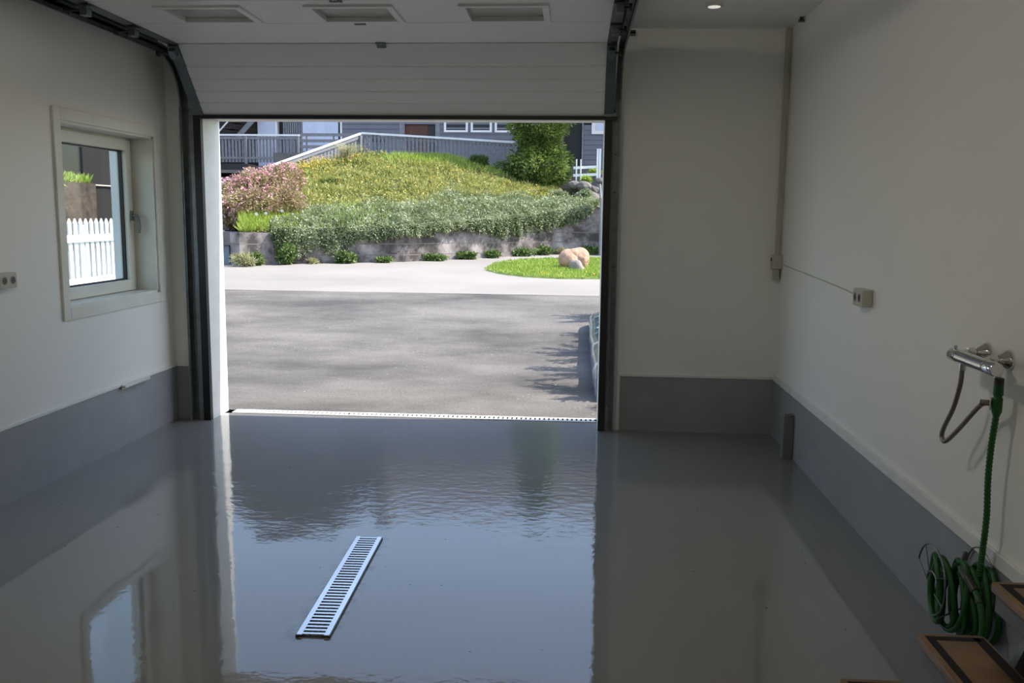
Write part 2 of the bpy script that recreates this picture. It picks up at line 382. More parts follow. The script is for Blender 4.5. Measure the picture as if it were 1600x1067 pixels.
L_tree = leafmat('tree leaf', [(.03,.07,.015),(.09,.15,.03),(.16,.22,.05)], patch=1)
L_dand = leafmat('dandelion', [(.85,.55,.03),(.85,.65,.08)])
L_daisy = leafmat('white daisy', [(.85,.85,.8),(.8,.8,.85)])

# ================================================================== ROOM SHELL
XL, XR, YB, YO, ZC, ZP = -3.08, 1.476, 6.677, 6.97, 2.92, 0.414
JL, JR, ZD = -2.80, 0.182, 2.295
YR = -2.6                                    # rear wall behind the camera
O0 = (0, 0, 0)
WY0, WY1, WZ0, WZ1 = 5.25, 6.44, 1.01, 2.13  # window opening in the left wall

struct('floor', MB().box((XL-.3, YR-.3, -.15), (XR+.3, 6.90, 0)), M_floor, origin=O0)
struct('ceiling', MB().box((XL-.3, YR-.3, ZC), (XR+.3, YO, ZC+.12)), M_ceil)
wl = MB()
wl.box((XL-.32, YR-.3, 0), (XL, WY0, ZC)).box((XL-.32, WY1, 0), (XL, YO, ZC))
wl.box((XL-.32, WY0, 0), (XL, WY1, WZ0)).box((XL-.32, WY0, WZ1), (XL, WY1, ZC))
struct('wall_left', wl, M_wall)
struct('wall_right', MB().box((XR, YR-.3, 0), (XR+.3, YO, ZC)), M_wall)
struct('wall_rear', MB().box((XL, YR-.3, 0), (XR, YR, ZC)), M_wall)
wf = MB()
wf.box((XL, YB, 0), (JL-.012, YO-.001, ZC)).box((JR+.012, YB, 0), (XR, YO-.001, ZC)).box((JL-.012, YB, ZD+.012), (JR+.012, YO-.001, ZC))
struct('wall_front', wf, M_wall)
# painted plinths below the wall boards: the boards stand proud of them
bt = .012
struct('baseboard_left', MB().box((XL, YR, 0), (XL+.006, YB, ZP)), M_plinth)
struct('baseboard_right', MB().box((XR-.006, YR, 0), (XR, YB, ZP)), M_plinth)
struct('baseboard_front', MB().box((JR+.16, YB-.006, 0), (XR-.006, YB, ZP)).box((XL+.006, YB-.006, 0), (JL-.15, YB, ZP)), M_plinth)
struct('trim_1', MB().box((XR-.016, YR, ZP), (XR, YB-.001, ZP+.052)), M_jamb, bevel=.003)      # strip at the foot of the right boards
struct('trim_2', MB().box((XL, YR, ZP), (XL+.012, YB-.001, ZP+.022)), M_jamb, bevel=.003)
struct('trim_3', MB().box((JR+.16, YB-.012, ZP), (XR-.017, YB, ZP+.022)), M_jamb, bevel=.003)
# white lining of the gateway
g = MB()
g.box((JL-.012, YB, 0), (JL, YO, ZD+.012)).box((JR, YB, 0), (JR+.012, YO, ZD+.012)).box((JL, YB, ZD), (JR, YO, ZD+.012))
struct('trim_4', g, M_jamb)
struct('trim_5', MB().box((JL-.12, YO, 0), (JL, YO+.02, ZD+.12)).box((JR, YO, 0), (JR+.12, YO+.02, ZD+.12)).box((JL, YO, ZD), (JR, YO+.02, ZD+.12)), M_jamb)
# gable roof of the garage
r = MB()
r.prism([(XL-.34, ZC+.12), (XR+.32, ZC+.12), ((XL+XR)/2, ZC+1.1)], 'y', YR-.3, YO)
struct('garage_roof', r, M_roof)

# ------------------------------------------------------------------ left window
wx0 = XL
tr = MB(); T = .014
ty0, ty1, tz0, tz1 = 5.176, 6.515, .935, 2.205
tr.box((wx0, ty0, tz0), (wx0+T, WY0, tz1)).box((wx0, WY1, tz0), (wx0+T, ty1, tz1))
tr.box((wx0, WY0, tz0), (wx0+T, WY1, WZ0)).box((wx0, WY0, WZ1), (wx0+T, WY1, tz1))
win = thing('window_1', (XL, 5.85, WZ0), 'white casement window in the left wall', 'window')
for k in ('label', 'category'): del win[k]
win['kind'] = 'structure'
make('window_casing', tr, M_trimw, win, bevel=.003)
ln = MB(); dx = .17
ln.box((XL-dx, WY0, WZ0), (XL, WY0+.014, WZ1)).box((XL-dx, WY1-.014, WZ0), (XL, WY1, WZ1)).box((XL-dx, WY0, WZ1-.014), (XL, WY1, WZ1)).box((XL-dx, WY0, WZ0), (XL, WY1, WZ0+.014))
make('window_lining', ln, M_trimw, win)
fr = MB(); fx0, fx1 = XL-.24, XL-dx
a0, a1, b0, b1 = WY0+.0, WY1-.0, WZ0+.0, WZ1
fr.box((fx0, a0, b0), (fx1, a0+.03, b1)).box((fx0, a1-.03, b0), (fx1, a1, b1)).box((fx0, a0+.03, b1-.03), (fx1, a1-.03, b1)).box((fx0, a0+.03, b0), (fx1, a1-.03, b0+.03))
make('window_frame', fr, M_trimw, win, bevel=.003)
sh = MB(); s0, s1, t0, t1 = a0+.02, a1-.035, b0+.02, b1-.03; sx0, sx1 = XL-.225, XL-dx+.022; q = .075
sh.box((sx0, s0, t0), (sx1, s0+q, t1)).box((sx0, s1-q, t0), (sx1, s1, t1)).box((sx0, s0+q, t1-q), (sx1, s1-q, t1)).box((sx0, s0+q, t0), (sx1, s1-q, t0+q))
sash = make('window_sash', sh, M_trimw, win, bevel=.004)
gk = MB(); k = .010
ya, yb, za, zb = s0+q, s1-q, t0+q, t1-q; xg0, xg1 = XL-.205, XL-.18
gk.box((xg0, ya, za), (xg1, ya+k, zb)).box((xg0, yb-k, za), (xg1, yb, zb)).box((xg0, ya+k, za), (xg1, yb-k, za+k)).box((xg0, ya+k, zb-k), (xg1, yb-k, zb))
make('glazing_seal', gk, M_black, sash)
make('window_pane', MB().box((XL-.196, ya+k, za+k), (XL-.190, yb-k, zb-k)), M_glass, sash)
hd = MB(); hy, hz = s1-.037, 1.565
hd.obox((sx1+.006, hy, hz), (0,1,0), (0,0,1), (1,0,0), .014, .034, .006)
hd.tube([(sx1+.01, hy, hz), (sx1+.045, hy, hz), (sx1+.055, hy+.004, hz-.012), (sx1+.058, hy+.01, hz-.07), (sx1+.052, hy+.008, hz-.125)], [.009,.009,.010,.009,.007], 10)
make('window_handle', hd, M_steel, sash, smooth=True)
os_ = MB(); os_.box((XL-.40, a0-.05, b0-.03), (XL-.24, a1+.05, b0))
make('window_sill', os_, M_wpaint, win)
oc = MB(); oc.box((XL-.322, a1-.012, b0), (XL-.24, a1, b1)).box((XL-.322, a0, b0), (XL-.24, a0+.04, b1)).box((XL-.322, a0, b1-.04), (XL-.24, a1, b1))
make('outer_casing', oc, M_wpaint, win)

# ------------------------------------------------------------------ sectional overhead door
PP = [(6.60, 2.300), (6.20, 2.738), (5.60, 2.745), (5.045, 2.752), (4.45, 2.757), (3.85, 2.762)]
DX0, DX1 = -2.755, .172
door = thing('sectional_garage_door', ((DX0+DX1)/2, 6.60, 2.26), 'white sectional overhead garage door, half curved up under the ceiling', 'garage door')
def seg_frame(i):
    p, q_ = Vector((0, *PP[i])), Vector((0, *PP[i+1])); u = (q_-p).normalized(); L = (q_-p).length
    n = Vector((0, -u.z, u.y));  n = n if (n.y*1 - 0) < 0 or True else -n
    # room-side normal points towards -y / -z
    if n.z > 0 or (abs(n.z) < 1e-6 and n.y > 0): n = -n
    return p, u, n, L
secs = []
for i in range(5):
    p, u, n, L = seg_frame(i)
    out = -n; th = .042; b = MB()
    if i == 0:
        prof = [(0.004, 0)]
        for gpos in (.195, .36, .53, .70):
            c = gpos*L if False else L*(gpos)
            prof += [(c-.012, 0), (c-.004, .0045), (c+.004, .0045), (c+.012, 0)]
        prof += [(L-.004, 0), (L-.004, th), (.004, th)]
        poly = [(p.y + u.y*s_ + out.y*t_, p.z + u.z*s_ + out.z*t_) for s_, t_ in prof]
        # caps split into convex strips: side faces are hidden by the end plates
        n_ = len(poly); V = [(DX0, a_, c_) for a_, c_ in poly] + [(DX1, a_, c_) for a_, c_ in poly]
        b.add(V, [(k_, k_+n_, (k_+1) % n_ + n_, (k_+1) % n_) for k_ in range(n_)])
    elif i == 2:
        mid = lambda x0, x1, s0_, s1_: b.obox(tuple(Vector(((x0+x1)/2, 0, 0)) + p + u*((s0_+s1_)/2) + out*th/2), (1,0,0), u, out, abs(x1-x0)/2, (s1_-s0_)/2, th/2)
        e = .004; ws0, ws1 = .075, .415
        wins = [(-2.40, -1.96), (-1.53, -1.09), (-.655, -.215)]
        mid(DX0, DX1, e, ws0); mid(DX0, DX1, ws1, L-e)
        xs_ = [DX0] + [c_ for w_ in wins for c_ in w_] + [DX1]
        for k_ in range(0, len(xs_), 2): mid(xs_[k_], xs_[k_+1], ws0, ws1)
    else:
        c = p + u*L/2 + out*th/2; c.x = (DX0+DX1)/2
        b.obox(tuple(c), (1,0,0), u, out, (DX1-DX0)/2, L/2-.004, th/2)
    sec = make('door_panel', b, M_panel, door)
    secs.append(sec)
    if i == 2:
        for wa, wb in wins:
            fb = MB(); fw = .034
            def pc(x0, x1, s0_, s1_, h0, h1, B=None):
                B.obox(tuple(Vector(((x0+x1)/2, 0, 0)) + p + u*((s0_+s1_)/2) + n*((h0+h1)/2)), (1,0,0), u, n, (x1-x0)/2, (s1_-s0_)/2, abs(h1-h0)/2)
            pc(wa-fw, wb+fw, ws0-fw, ws0+.006, -.03, .012, fb); pc(wa-fw, wb+fw, ws1-.006, ws1+fw, -.03, .012, fb)
            pc(wa-fw, wa+.006, ws0+.006, ws1-.006, -.03, .012, fb); pc(wb-.006, wb+fw, ws0+.006, ws1-.006, -.03, .012, fb)
            wf_ = make('panel_window_frame', fb, M_panel, sec, bevel=.004)
            pb = MB(); pc(wa+.002, wb-.002, ws0+.002, ws1-.002, -.022, -.016, pb)
            pn = make('window_pane', pb, M_acryl, wf_)
    # steel end plates, left and right
    for xa, xb in ((DX0-.072, DX0), (DX1, DX1+.066)):
        e_ = MB(); c = p + u*L/2 + out*(th/2-.004); c.x = (xa+xb)/2
        e_.obox(tuple(c), (1,0,0), u, out, (xb-xa)/2, L/2-.006, th/2+.002)
        ep = make('end_plate', e_, M_steeld, sec)
    # roller bracket, roller and stem at both upper ends
    for sx_, xe, xt in ((-1, DX0-.036, -2.905), (1, DX1+.033, .262)):
        rb = MB(); c = p + u*(L-.05) + n*.022; c.x = xe
        rb.obox(tuple(c), (1,0,0), u, n, .034, .045, .004)
        rb.obox(tuple(c + n*.022), (1,0,0), u, n, .020, .030, .022)
        rb.cyl((c.x-.02, c.y-.02*u.y, c.z-.02*u.z-.004), (c.x-.02, c.y-.02*u.y+n.y*.012, c.z-.02*u.z+n.z*.012), .006, 8)
        rb.cyl((c.x+.02, c.y-.02*u.y, c.z-.02*u.z-.004), (c.x+.02, c.y-.02*u.y+n.y*.012, c.z-.02*u.z+n.z*.012), .006, 8)
        bk = make('roller_bracket', rb, M_steel, sec)
        rr = MB(); rr.cyl((xe, c.y, c.z-.012), (xt, c.y, c.z-.012), .006, 10); rr.cyl((xt-.008, c.y, c.z-.012), (xt+.008, c.y, c.z-.012), .022, 18)
        make('roller', rr, M_dark, bk)
# middle hinges at the joints
for i in (1, 2, 3):
    y_, z_ = PP[i]; _, u, n, _ = seg_frame(i); _, u0, n0, _ = seg_frame(i-1)
    h = MB(); P = Vector((-1.345, y_, z_))
    h.obox(tuple(P + u*.018 + n*.004), (1,0,0), u, n, .032, .016, .003); h.obox(tuple(P - u0*.018 + n0*.004), (1,0,0), u0, n0, .032, .016, .003)
    h.cyl(P + n*.006 - Vector((.034,0,0)), P + n*.006 + Vector((.034,0,0)), .006, 10)
    for s_ in (-.02, .02): h.cyl(P + u*.02 + Vector((s_,0,0)), P + u*.02 + Vector((s_,0,0)) + n*.012, .005, 8)
    make('door_hinge', h, M_steel, door)
# rubber seal under the bottom edge and steel corner brackets
sb = MB(); sb.box((DX0-.08, 6.585, 2.277), (DX1+.075, 6.640, 2.303))
make('bottom_seal', sb, M_black, door)
for xa, xb in ((DX0-.10, DX0-.002), (DX1+.002, DX1+.09)):
    cb = MB(); cb.box((xa, 6.578, 2.300), (xb, 6.60, 2.325)); cb.cyl(((xa+xb)/2, 6.575, 2.314), ((xa+xb)/2, 6.57, 2.314), .006, 8)
    make('corner_bracket', cb, M_steel, door)

# track: C channel swept along the path, left and right of the opening
def track_path():
    P = [(6.640, 0.0), (6.640, 1.2), (6.640, 2.30)]
    R_ = .37; cy, cz = 6.640-R_, 2.725-R_
    for k in range(0, 10):
        a_ = math.radians(k*10); P.append((cy + R_*math.cos(a_), cz + R_*math.sin(a_)))
    P += [(5.4, 2.732), (4.2, 2.738), (1.2, 2.75)]
    return P
def sweep(mb, path, prof, x0, flip=1):
    n = len(path); V = []; F = []; k = len(prof)
    for i, (y, z) in enumerate(path):
        a_, b_ = path[max(i-1, 0)], path[min(i+1, n-1)]; ty, tz = b_[0]-a_[0], b_[1]-a_[1]; l = math.hypot(ty, tz); ty /= l; tz /= l
        ny, nz = tz, -ty           # towards the outside of the bend
        for (px_, pn) in prof: V.append((x0 + flip*px_, y + ny*pn, z + nz*pn))
    for i in range(n-1):
        for j in range(k):
            j2 = (j+1) % k
            F.append((i*k+j, i*k+j2, (i+1)*k+j2, (i+1)*k+j))
    F.append(tuple(range(k))); F.append(tuple((n-1)*k + j for j in range(k)))
    mb.add(V, F)
t_ = .003
CP = [(0, -.028), (.012, -.028), (.012, -.028+t_), (t_, -.028+t_), (t_, .028-t_), (.040, .028-t_), (.040, .028), (0, .028)]
for nm, x0, fl, lab, side in (('l', -2.945, 1, 'galvanised door track beside the window wall, curving up to the ceiling', 0), ('r', .295, -1, 'galvanised door track right of the opening, curving up to the ceiling', 1)):
    t = thing('door_track', (x0, 6.64, 0), lab, 'door track', 'overhead door tracks')
    s = MB(); sweep(s, track_path(), CP, x0, fl); make('track_rail', s, M_steel, t)
    # angle iron that holds the vertical track to the wall
    an = MB(); xa = x0; an.box((min(xa, xa+fl*.0), YB-.075, 0), (xa + fl*.004, YB, 2.36)) if False else an.box((xa - .002, YB-.075, 0), (xa + .002, YB, 2.36))
    an.box((xa, YB-.006, 0), (xa + fl*.075, YB-.001, 2.36))
    for k in range(9): an.cyl((xa+fl*.03, YB-.012, .15+k*.27), (xa+fl*.03, YB-.005, .15+k*.27), .008, 8)
    make('wall_angle', an, M_galv, t)
    # horizontal angle iron above the track
    ha = MB(); ha.box((x0-.003, 1.2, 2.735), (x0+.003, 6.30, 2.80)); ha.box((min(x0, x0+fl*.05), 1.2, 2.797), (max(x0, x0+fl*.05), 6.30, 2.803))
    make('horizontal_angle', ha, M_steeld, t)
    for yy in (2.2, 4.1): make('ceiling_hanger', MB().box((x0-.012, yy-.015, 2.80), (x0+.012, yy+.015, ZC)), M_steeld, t)
    # spring drum cables and the tension spring beside the horizontal run
    cbm = MB(); cbm.tube([(x0+fl*.055, 6.60, 2.30), (x0+fl*.055, 6.62, .9), (x0+fl*.055, 6.62, .3)] if False else [(x0+fl*.05, 6.63, .2), (x0+fl*.05, 6.63, 2.35)], .0025, 6)
    make('lift_cable', cbm, M_steeld, t)
    if side:
        br = MB(); br.box((x0, 6.60, 2.868), (x0+.085, 6.672, 2.884)); br.box((x0+.02, 6.60, 2.872), (x0+.085, 6.606, 2.895)); make('wall_bracket', br, M_steeld, t)
# black side gaskets and head gasket framing the opening
bs = MB(); bs.box((JL-.055, YB-.045, 0), (JL, YB-.001, ZD)); tag(make('door_gasket', bs, M_black), 'black rubber gasket strip up the left edge of the door opening', 'gasket', 'opening gaskets')
bs = MB(); bs.box((JR, YB-.045, 0), (JR+.05, YB-.001, ZD)); tag(make('door_gasket', bs, M_black), 'black rubber gasket strip up the right edge of the door opening', 'gasket', 'opening gaskets')
bs = MB(); bs.box((JL-.055, YB-.045, ZD), (JR+.05, YB-.001, ZD+.035)); tag(make('door_gasket', bs, M_black), 'black rubber gasket strip across the head of the door opening', 'gasket', 'opening gaskets')

# ------------------------------------------------------------------ threshold drain channel
def channel(xa, xb, lab):
    t = thing('threshold_channel', ((xa+xb)/2, 6.95, 0), lab, 'drain channel', 'threshold channels')
    b = MB(); y0, y1 = 6.902, 7.022; b.box((xa, y0, .001), (xb, y0+.030, .006)).box((xa, y1-.022, .001), (xb, y1, .006))
    n = int((xb-xa)/.036); st = (xb-xa)/n
    for k in range(n): b.box((xa+k*st, y0+.030, .001), (xa+k*st+st*.62, y1-.022, .006))
    make('slotted_cover', b, M_alup, t)
    c = MB(); c.box((xa, y0, -.05), (xb, y1, -.03)).box((xa, y0-.002, -.05), (xb, y0+.002, .0005)).box((xa, y1-.002, -.05), (xb, y1+.002, .0005)); make('trough', c, M_dark, t)
channel(JL+.06, -1.795, 'short left length of white slotted drain cover across the threshold')
channel(-1.79, JR-.005, 'long right length of white slotted drain cover across the threshold')

# ------------------------------------------------------------------ floor drain grate
gr = thing('floor_drain', (-.985, 3.69, .0), 'ladder-patterned steel drain grate set in the glossy grey floor', 'drain grate')
A = Vector((-1.035, 3.170, 0)); Bv = Vector((-1.062, 4.228, 0)); u = (Bv-A).normalized(); L = (Bv-A).length; v = Vector((u.y, -u.x, 0)); Wd = .126
b = MB()
for c_ in (.010, Wd-.010): b.obox(tuple(A + u*L/2 + v*c_ + Vector((0,0,.009))), u, v, (0,0,1), L/2, .0105, .0022)
nb = 36
for k in range(nb):
    yy = (k+.5)/nb*L
    b.obox(tuple(A + u*yy + v*Wd/2 + Vector((0,0,.008))), u, v, (0,0,1), .0066, Wd/2-.020, .002)
make('grate', b, M_aluf, gr)
b = MB()
for c_ in (.030, Wd/2-.012, Wd/2+.012, Wd-.030): b.obox(tuple(A + u*L/2 + v*c_ + Vector((0,0,.0035))), u, v, (0,0,1), L/2-.004, .0015, .003)
make('bearer_bar', b, M_steel, gr)
b = MB(); b.obox(tuple(A + u*L/2 + v*Wd/2 + Vector((0,0,.0006))), u, v, (0,0,1), L/2-.002, Wd/2-.004, .0005); make('drain_trough', b, M_greyd if 'M_greyd' in globals() else M_dark, gr)
b = MB()
for c_ in (-.002, Wd+.002): b.obox(tuple(A + u*L/2 + v*c_ + Vector((0,0,.004))), u, v, (0,0,1), L/2, .0022, .004)
make('grate_frame', b, M_steeld, gr)

# ------------------------------------------------------------------ electrics
def outlet(loc, nx, lab, wd=.15, ht=.085, dp=.045):
    x, y, z = loc
    t = thing('wall_socket', (x, y, z-ht/2), lab, 'wall socket')
    b = MB(); b.box((x, y-wd/2, z-ht/2), (x+nx*dp, y+wd/2, z+ht/2)); make('socket_box', b, M_beige, t, bevel=.006)
    for s_ in (-.036, .036):
        f = MB(); f.lathe((x+nx*(dp-.001), y+s_, z), (nx,0,0), [(0,.026),(.003,.026),(.003,.021),(-.004,.020)], 20)
        fo = make('socket_face', f, M_beige, t, smooth=False)
        h = MB(); h.cyl((x+nx*(dp-.002), y+s_-.009, z), (x+nx*(dp+.0035), y+s_-.009, z), .0045, 10); h.cyl((x+nx*(dp-.002), y+s_+.009, z), (x+nx*(dp+.0035), y+s_+.009, z), .0045, 10)
        h.lathe((x+nx*(dp-.003), y+s_, z), (nx,0,0), [(0,.020),(.0045,.020)], 20)
        make('socket_recess', h, M_dark, fo)
    return t
outlet((XL, 4.615, 1.222), 1, 'cream double wall socket on the left wall, before the window')
outlet((XR, 4.66, 1.205), -1, 'cream double wall socket on the right wall, fed by a thin cable', wd=.15, ht=.088, dp=.055)
t = thing('junction_socket', (1.44, 6.62, 1.16), 'small cream socket box in the far right corner, below the trunking', 'wall socket')
b = MB(); b.box((1.405, 6.60, 1.235), (XR-.001, YB-.001, 1.335)); make('socket_box', b, M_beige, t, bevel=.004)
b = MB(); b.box((1.42, 6.625, 1.155), (1.46, YB-.001, 1.235)); make('lower_box', b, M_beige, t, bevel=.003)
b = MB(); b.cyl((1.406, 6.64, 1.30), (1.400, 6.64, 1.30), .014, 14); make('socket_hole', b, M_dark, t)
b = MB(); b.box((1.432, 6.650, 1.335), (1.456, YB-.001, ZC-.001)); tag(make('cable_trunking', b, M_beige), 'slim cream cable trunking running up the far right corner', 'cable trunking')
b = MB(); b.tube([(XR-.004, 6.60, 1.27), (XR-.004, 5.9, 1.245), (XR-.004, 5.3, 1.225), (XR-.004, 4.735, 1.198)], .0035, 8); tag(make('socket_cable', b, M_beige, smooth=True), 'thin cream cable clipped along the right wall to the socket', 'cable')
t = thing('ceiling_lamp', (.824, 5.90, ZC-.035), 'small round ceiling lamp at the top edge of the view', 'ceiling lamp')
b = MB(); b.lathe((.824, 5.93, ZC-.001), (0,0,-1), [(0,.055),(.014,.055),(.018,.050),(.018,.042)], 28); make('lamp_rim', b, M_white, t, smooth=True)
b = MB(); b.lathe((.824, 5.93, ZC-.012), (0,0,-1), [(0,.041),(.010,.038),(.014,.02)], 28); make('lamp_lens', b, M_lamp, t, smooth=True)
for i, (lx, ly, lab) in enumerate([(-.8, 3.2, 'unseen opal fill lamp added nearest the overhead door'), (-.8, .6, 'unseen opal fill lamp added above the viewer'), (-.8, -1.4, 'unseen opal fill lamp added at the rear of the garage')]):  # unseen lamps, added only to brighten the front wall and room
    t = thing('added_fill_lamp', (lx, ly, ZC-.12), lab, 'ceiling lamp', 'added fill lamps out of view')
    b = MB(); b.lathe((lx, ly, ZC-.001), (0,0,-1), [(0,.16),(.03,.16),(.034,.15)], 28); make('fill_base', b, M_white, t, smooth=True)
    b = MB(); b.lathe((lx, ly, ZC-.034), (0,0,-1), [(0,.145),(.04,.14),(.07,.12),(.095,.08),(.105,.02)], 28); make('fill_globe', b, M_fillf if i == 0 else M_globe, t, smooth=True)
b = MB(); b.lathe((1.455, 6.33, ZC-.001), (0,0,-1), [(0,.012),(.012,.012),(.016,.020),(.028,.020)], 16); tag(make('ceiling_hook', b, M_dark), 'small dark fixing under the ceiling by the far right corner', 'ceiling fixing')
b = MB(); b.box((XR-.075, 5.985, .0), (XR-.007, 6.055, .285)); b.box((XR-.072, 5.988, .285), (XR-.007, 6.052, .297)); tag(make('pipe_casing', b, M_stepgrey, bevel=.004), 'short grey upright pipe casing on the floor against the right plinth', 'pipe casing')
b = MB(); b.box((XL+.012, 5.80, ZP-.008), (XL+.045, 6.16, ZP+.010)); b.box((XL+.012, 5.80, ZP-.020), (XL+.02, 6.10, ZP+.012)); tag(make('plastic_clip', b, M_white, bevel=.003), 'small white plastic strip lying on top of the left plinth', 'plastic strip')

# ------------------------------------------------------------------ wall mixer
mx_ = thing('wall_mixer_tap', (1.40, 3.2, 1.05), 'chrome thermostatic wall mixer tap on the right wall', 'mixer tap')
bxx, bz = 1.368, 1.118
b = MB(); b.lathe((bxx, 2.985, bz), (0,1,0), [(0,.020),(.004,.0235),(.062,.0235),(.064,.021),(.068,.021),(.070,.0235),(.285,.0235),(.287,.021),(.291,.021),(.293,.0235),(.345,.0235),(.349,.020)], 28)
make('mixer_body', b, M_chrome, mx_, smooth=True)
for yy in (3.305, 3.135):
    b = MB(); b.lathe((XR, yy, bz+.012), (-1,0,0), [(0,.036),(.006,.036),(.014,.032),(.034,.019),(.040,.017)], 28); ro = make('wall_rosette', b, M_chrome, mx_, smooth=True)
    b = MB(); b.tube([(XR-.035, yy, bz+.012), (XR-.062, yy, bz+.012), (bxx+.005, yy, bz)], .0125, 16); b.lathe((XR-.045, yy, bz+.012), (-1,0,0), [(0,.018),(.024,.018)], 6); make('inlet_union', b, M_chrome, ro)
b = MB(); b.cyl((bxx, 3.315, bz+.02), (bxx, 3.315, bz+.034), .007, 12); make('stop_button', b, M_chrome, mx_, smooth=True)
# side valve that feeds the garden hose
vx, vy = 1.418, 3.085
b = MB(); b.tube([(XR-.05, 3.135, bz), (vx, vy+.03, bz-.002), (vx, vy, bz-.012)], .013, 14); b.cyl((vx, vy, bz-.008), (vx, vy, bz-.040), .012, 16); b.obox((vx-.03, vy+.01, bz-.004), (1,.2,0), (0,0,1), (0,1,0), .035, .005, .006)
make('side_valve', b, M_chrome, mx_)
b = MB(); b.cyl((bxx, 3.245, bz-.02), (bxx, 3.245, bz-.045), .012, 16); make('hose_nut', b, M_chrome, mx_)
def spline(pts, n=10):
    pts = [Vector(p) for p in pts]; out = []
    P = [pts[0]*2-pts[1]] + pts + [pts[-1]*2-pts[-2]]
    for i in range(1, len(P)-2):
        for k in range(n):
            t = k/n; a_, b_, c_, d_ = P[i-1], P[i], P[i+1], P[i+2]
            out.append(.5*((2*b_) + (c_-a_)*t + (2*a_-5*b_+4*c_-d_)*t*t + (-a_+3*b_-3*c_+d_)*t**3))
    out.append(pts[-1]); return out
cx, cy = 1.418, 3.072
b = MB(); b.tube(spline([(bxx, 3.245, bz-.045), (bxx-.002, 3.247, bz-.10), (bxx-.003, 3.285, bz-.19), (bxx-.003, 3.35, bz-.275), (bxx+.0, 3.372, bz-.315), (bxx+.002, 3.345, bz-.328), (bxx+.01, 3.27, bz-.27), (bxx+.03, 3.17, bz-.165), (cx-.02, 3.11, bz-.132), (cx-.006, 3.085, bz-.130)], 8), .0085, 12)
make('shower_hose', b, M_chromeh, mx_, smooth=True)

# ------------------------------------------------------------------ garden hose
gh = thing('garden_hose', (1.40, 3.1, .13), 'green ribbed garden hose hanging coiled below the mixer tap', 'garden hose')
b = MB(); b.lathe((vx, cy, bz-.04), (0,0,-1), [(0,.014),(.002,.0155),(.024,.0155),(.026,.013)], 18); cp = make('hose_coupling', b, M_dark, gh)
b = MB(); b.lathe((vx, cy, bz-.064), (0,0,-1), [(0,.0155),(.034,.0165),(.036,.0135),(.042,.0135),(.046,.0165),(.090,.0165),(.105,.011)], 18); make('coupling_grip', b, M_greend, cp)
b = MB(); b.lathe((vx-.014, cy+.012, bz-.130), (-.85,.5,0), [(0,.022),(.003,.022)], 18); make('inlet_disc', b, M_white, cp)
b = MB(); b.lathe((vx-.014, cy+.012, bz-.130), (-.85,.5,0), [(.003,.009),(.016,.009),(.017,.0115),(.034,.0105)], 18); make('inlet_nut', b, M_chromeh, cp)
# ribbed drop hose
drop = spline([(vx, cy, bz-.165), (vx-.002, cy+.012, bz-.28), (vx-.001, cy+.016, bz-.40), (vx+.003, cy+.012, bz-.52), (vx, cy+.012, bz-.64), (vx-.003, cy+.014, bz-.72), (vx-.006, cy+.02, bz-.80)], 28)
rad = [.0105 + .0012*math.sin(i*1.9) for i in range(len(drop))]
b = MB(); b.tube(drop, rad, 12); make('ribbed_hose', b, M_green, gh, smooth=True)
def loop(x, y, z, ry, rz, tilt=0, dx=0, x2=None, ph=0, n=48, a0=0, a1=2*math.pi, pear=.25):
    P = []
    for k in range(n+1):
        a_ = a0 + (a1-a0)*k/n
        yy = math.sin(a_); zz = math.cos(a_); wdt = 1 - pear*(zz*.5+.5)
        P.append((x + dx*math.sin(a_+ph) + (0 if x2 is None else (x2-x)*k/n), y + ry*yy*wdt + tilt*zz, z + rz*zz))
    return P
for i, (x, y, z, ry, rz, tl, dxx) in enumerate([(1.325,3.22,.275,.095,.115,.02,.012),(1.345,3.20,.27,.11,.125,.0,-.012),(1.365,3.15,.275,.10,.130,-.02,.015),(1.385,3.17,.27,.12,.125,.01,-.015),
        (1.405,3.13,.265,.125,.125,-.01,.012),(1.42,3.10,.275,.115,.130,.02,-.01),(1.435,3.12,.27,.13,.120,-.01,.008),(1.35,3.23,.265,.075,.105,.03,.02),(1.40,3.16,.25,.14,.105,.0,-.018),(1.445,3.09,.27,.12,.13,.0,.006)]):
    b = MB(); b.tube(loop(x, y, z, ry, rz, tl, dxx, ph=i, pear=.45), .0105, 10, cap=False); make('hose_loop', b, M_green, gh, smooth=True)
b = MB(); b.tube(spline([(1.40, 3.17, .43), (1.385, 3.15, .405), (1.38, 3.12, .375), (1.38, 3.08, .36), (1.385, 3.04, .34)], 6), [.008]*6+[.012]*6+[.018]*6+[.015]*7, 12); make('spray_nozzle', b, M_dark, gh, smooth=True)
b = MB(); b.tube(spline([(1.385, 3.05, .345), (1.385, 3.00, .315), (1.385, 2.965, .25), (1.385, 2.975, .19), (1.39, 3.05, .15), (1.39, 3.15, .14)], 10), .0115, 10); make('hose_end', b, M_green, gh, smooth=True)
b = MB(); b.lathe((1.385, 3.005, .32), (0,-.75,-.6), [(0,.0145),(.010,.0145)], 14); make('hose_clamp', b, M_dark, gh)
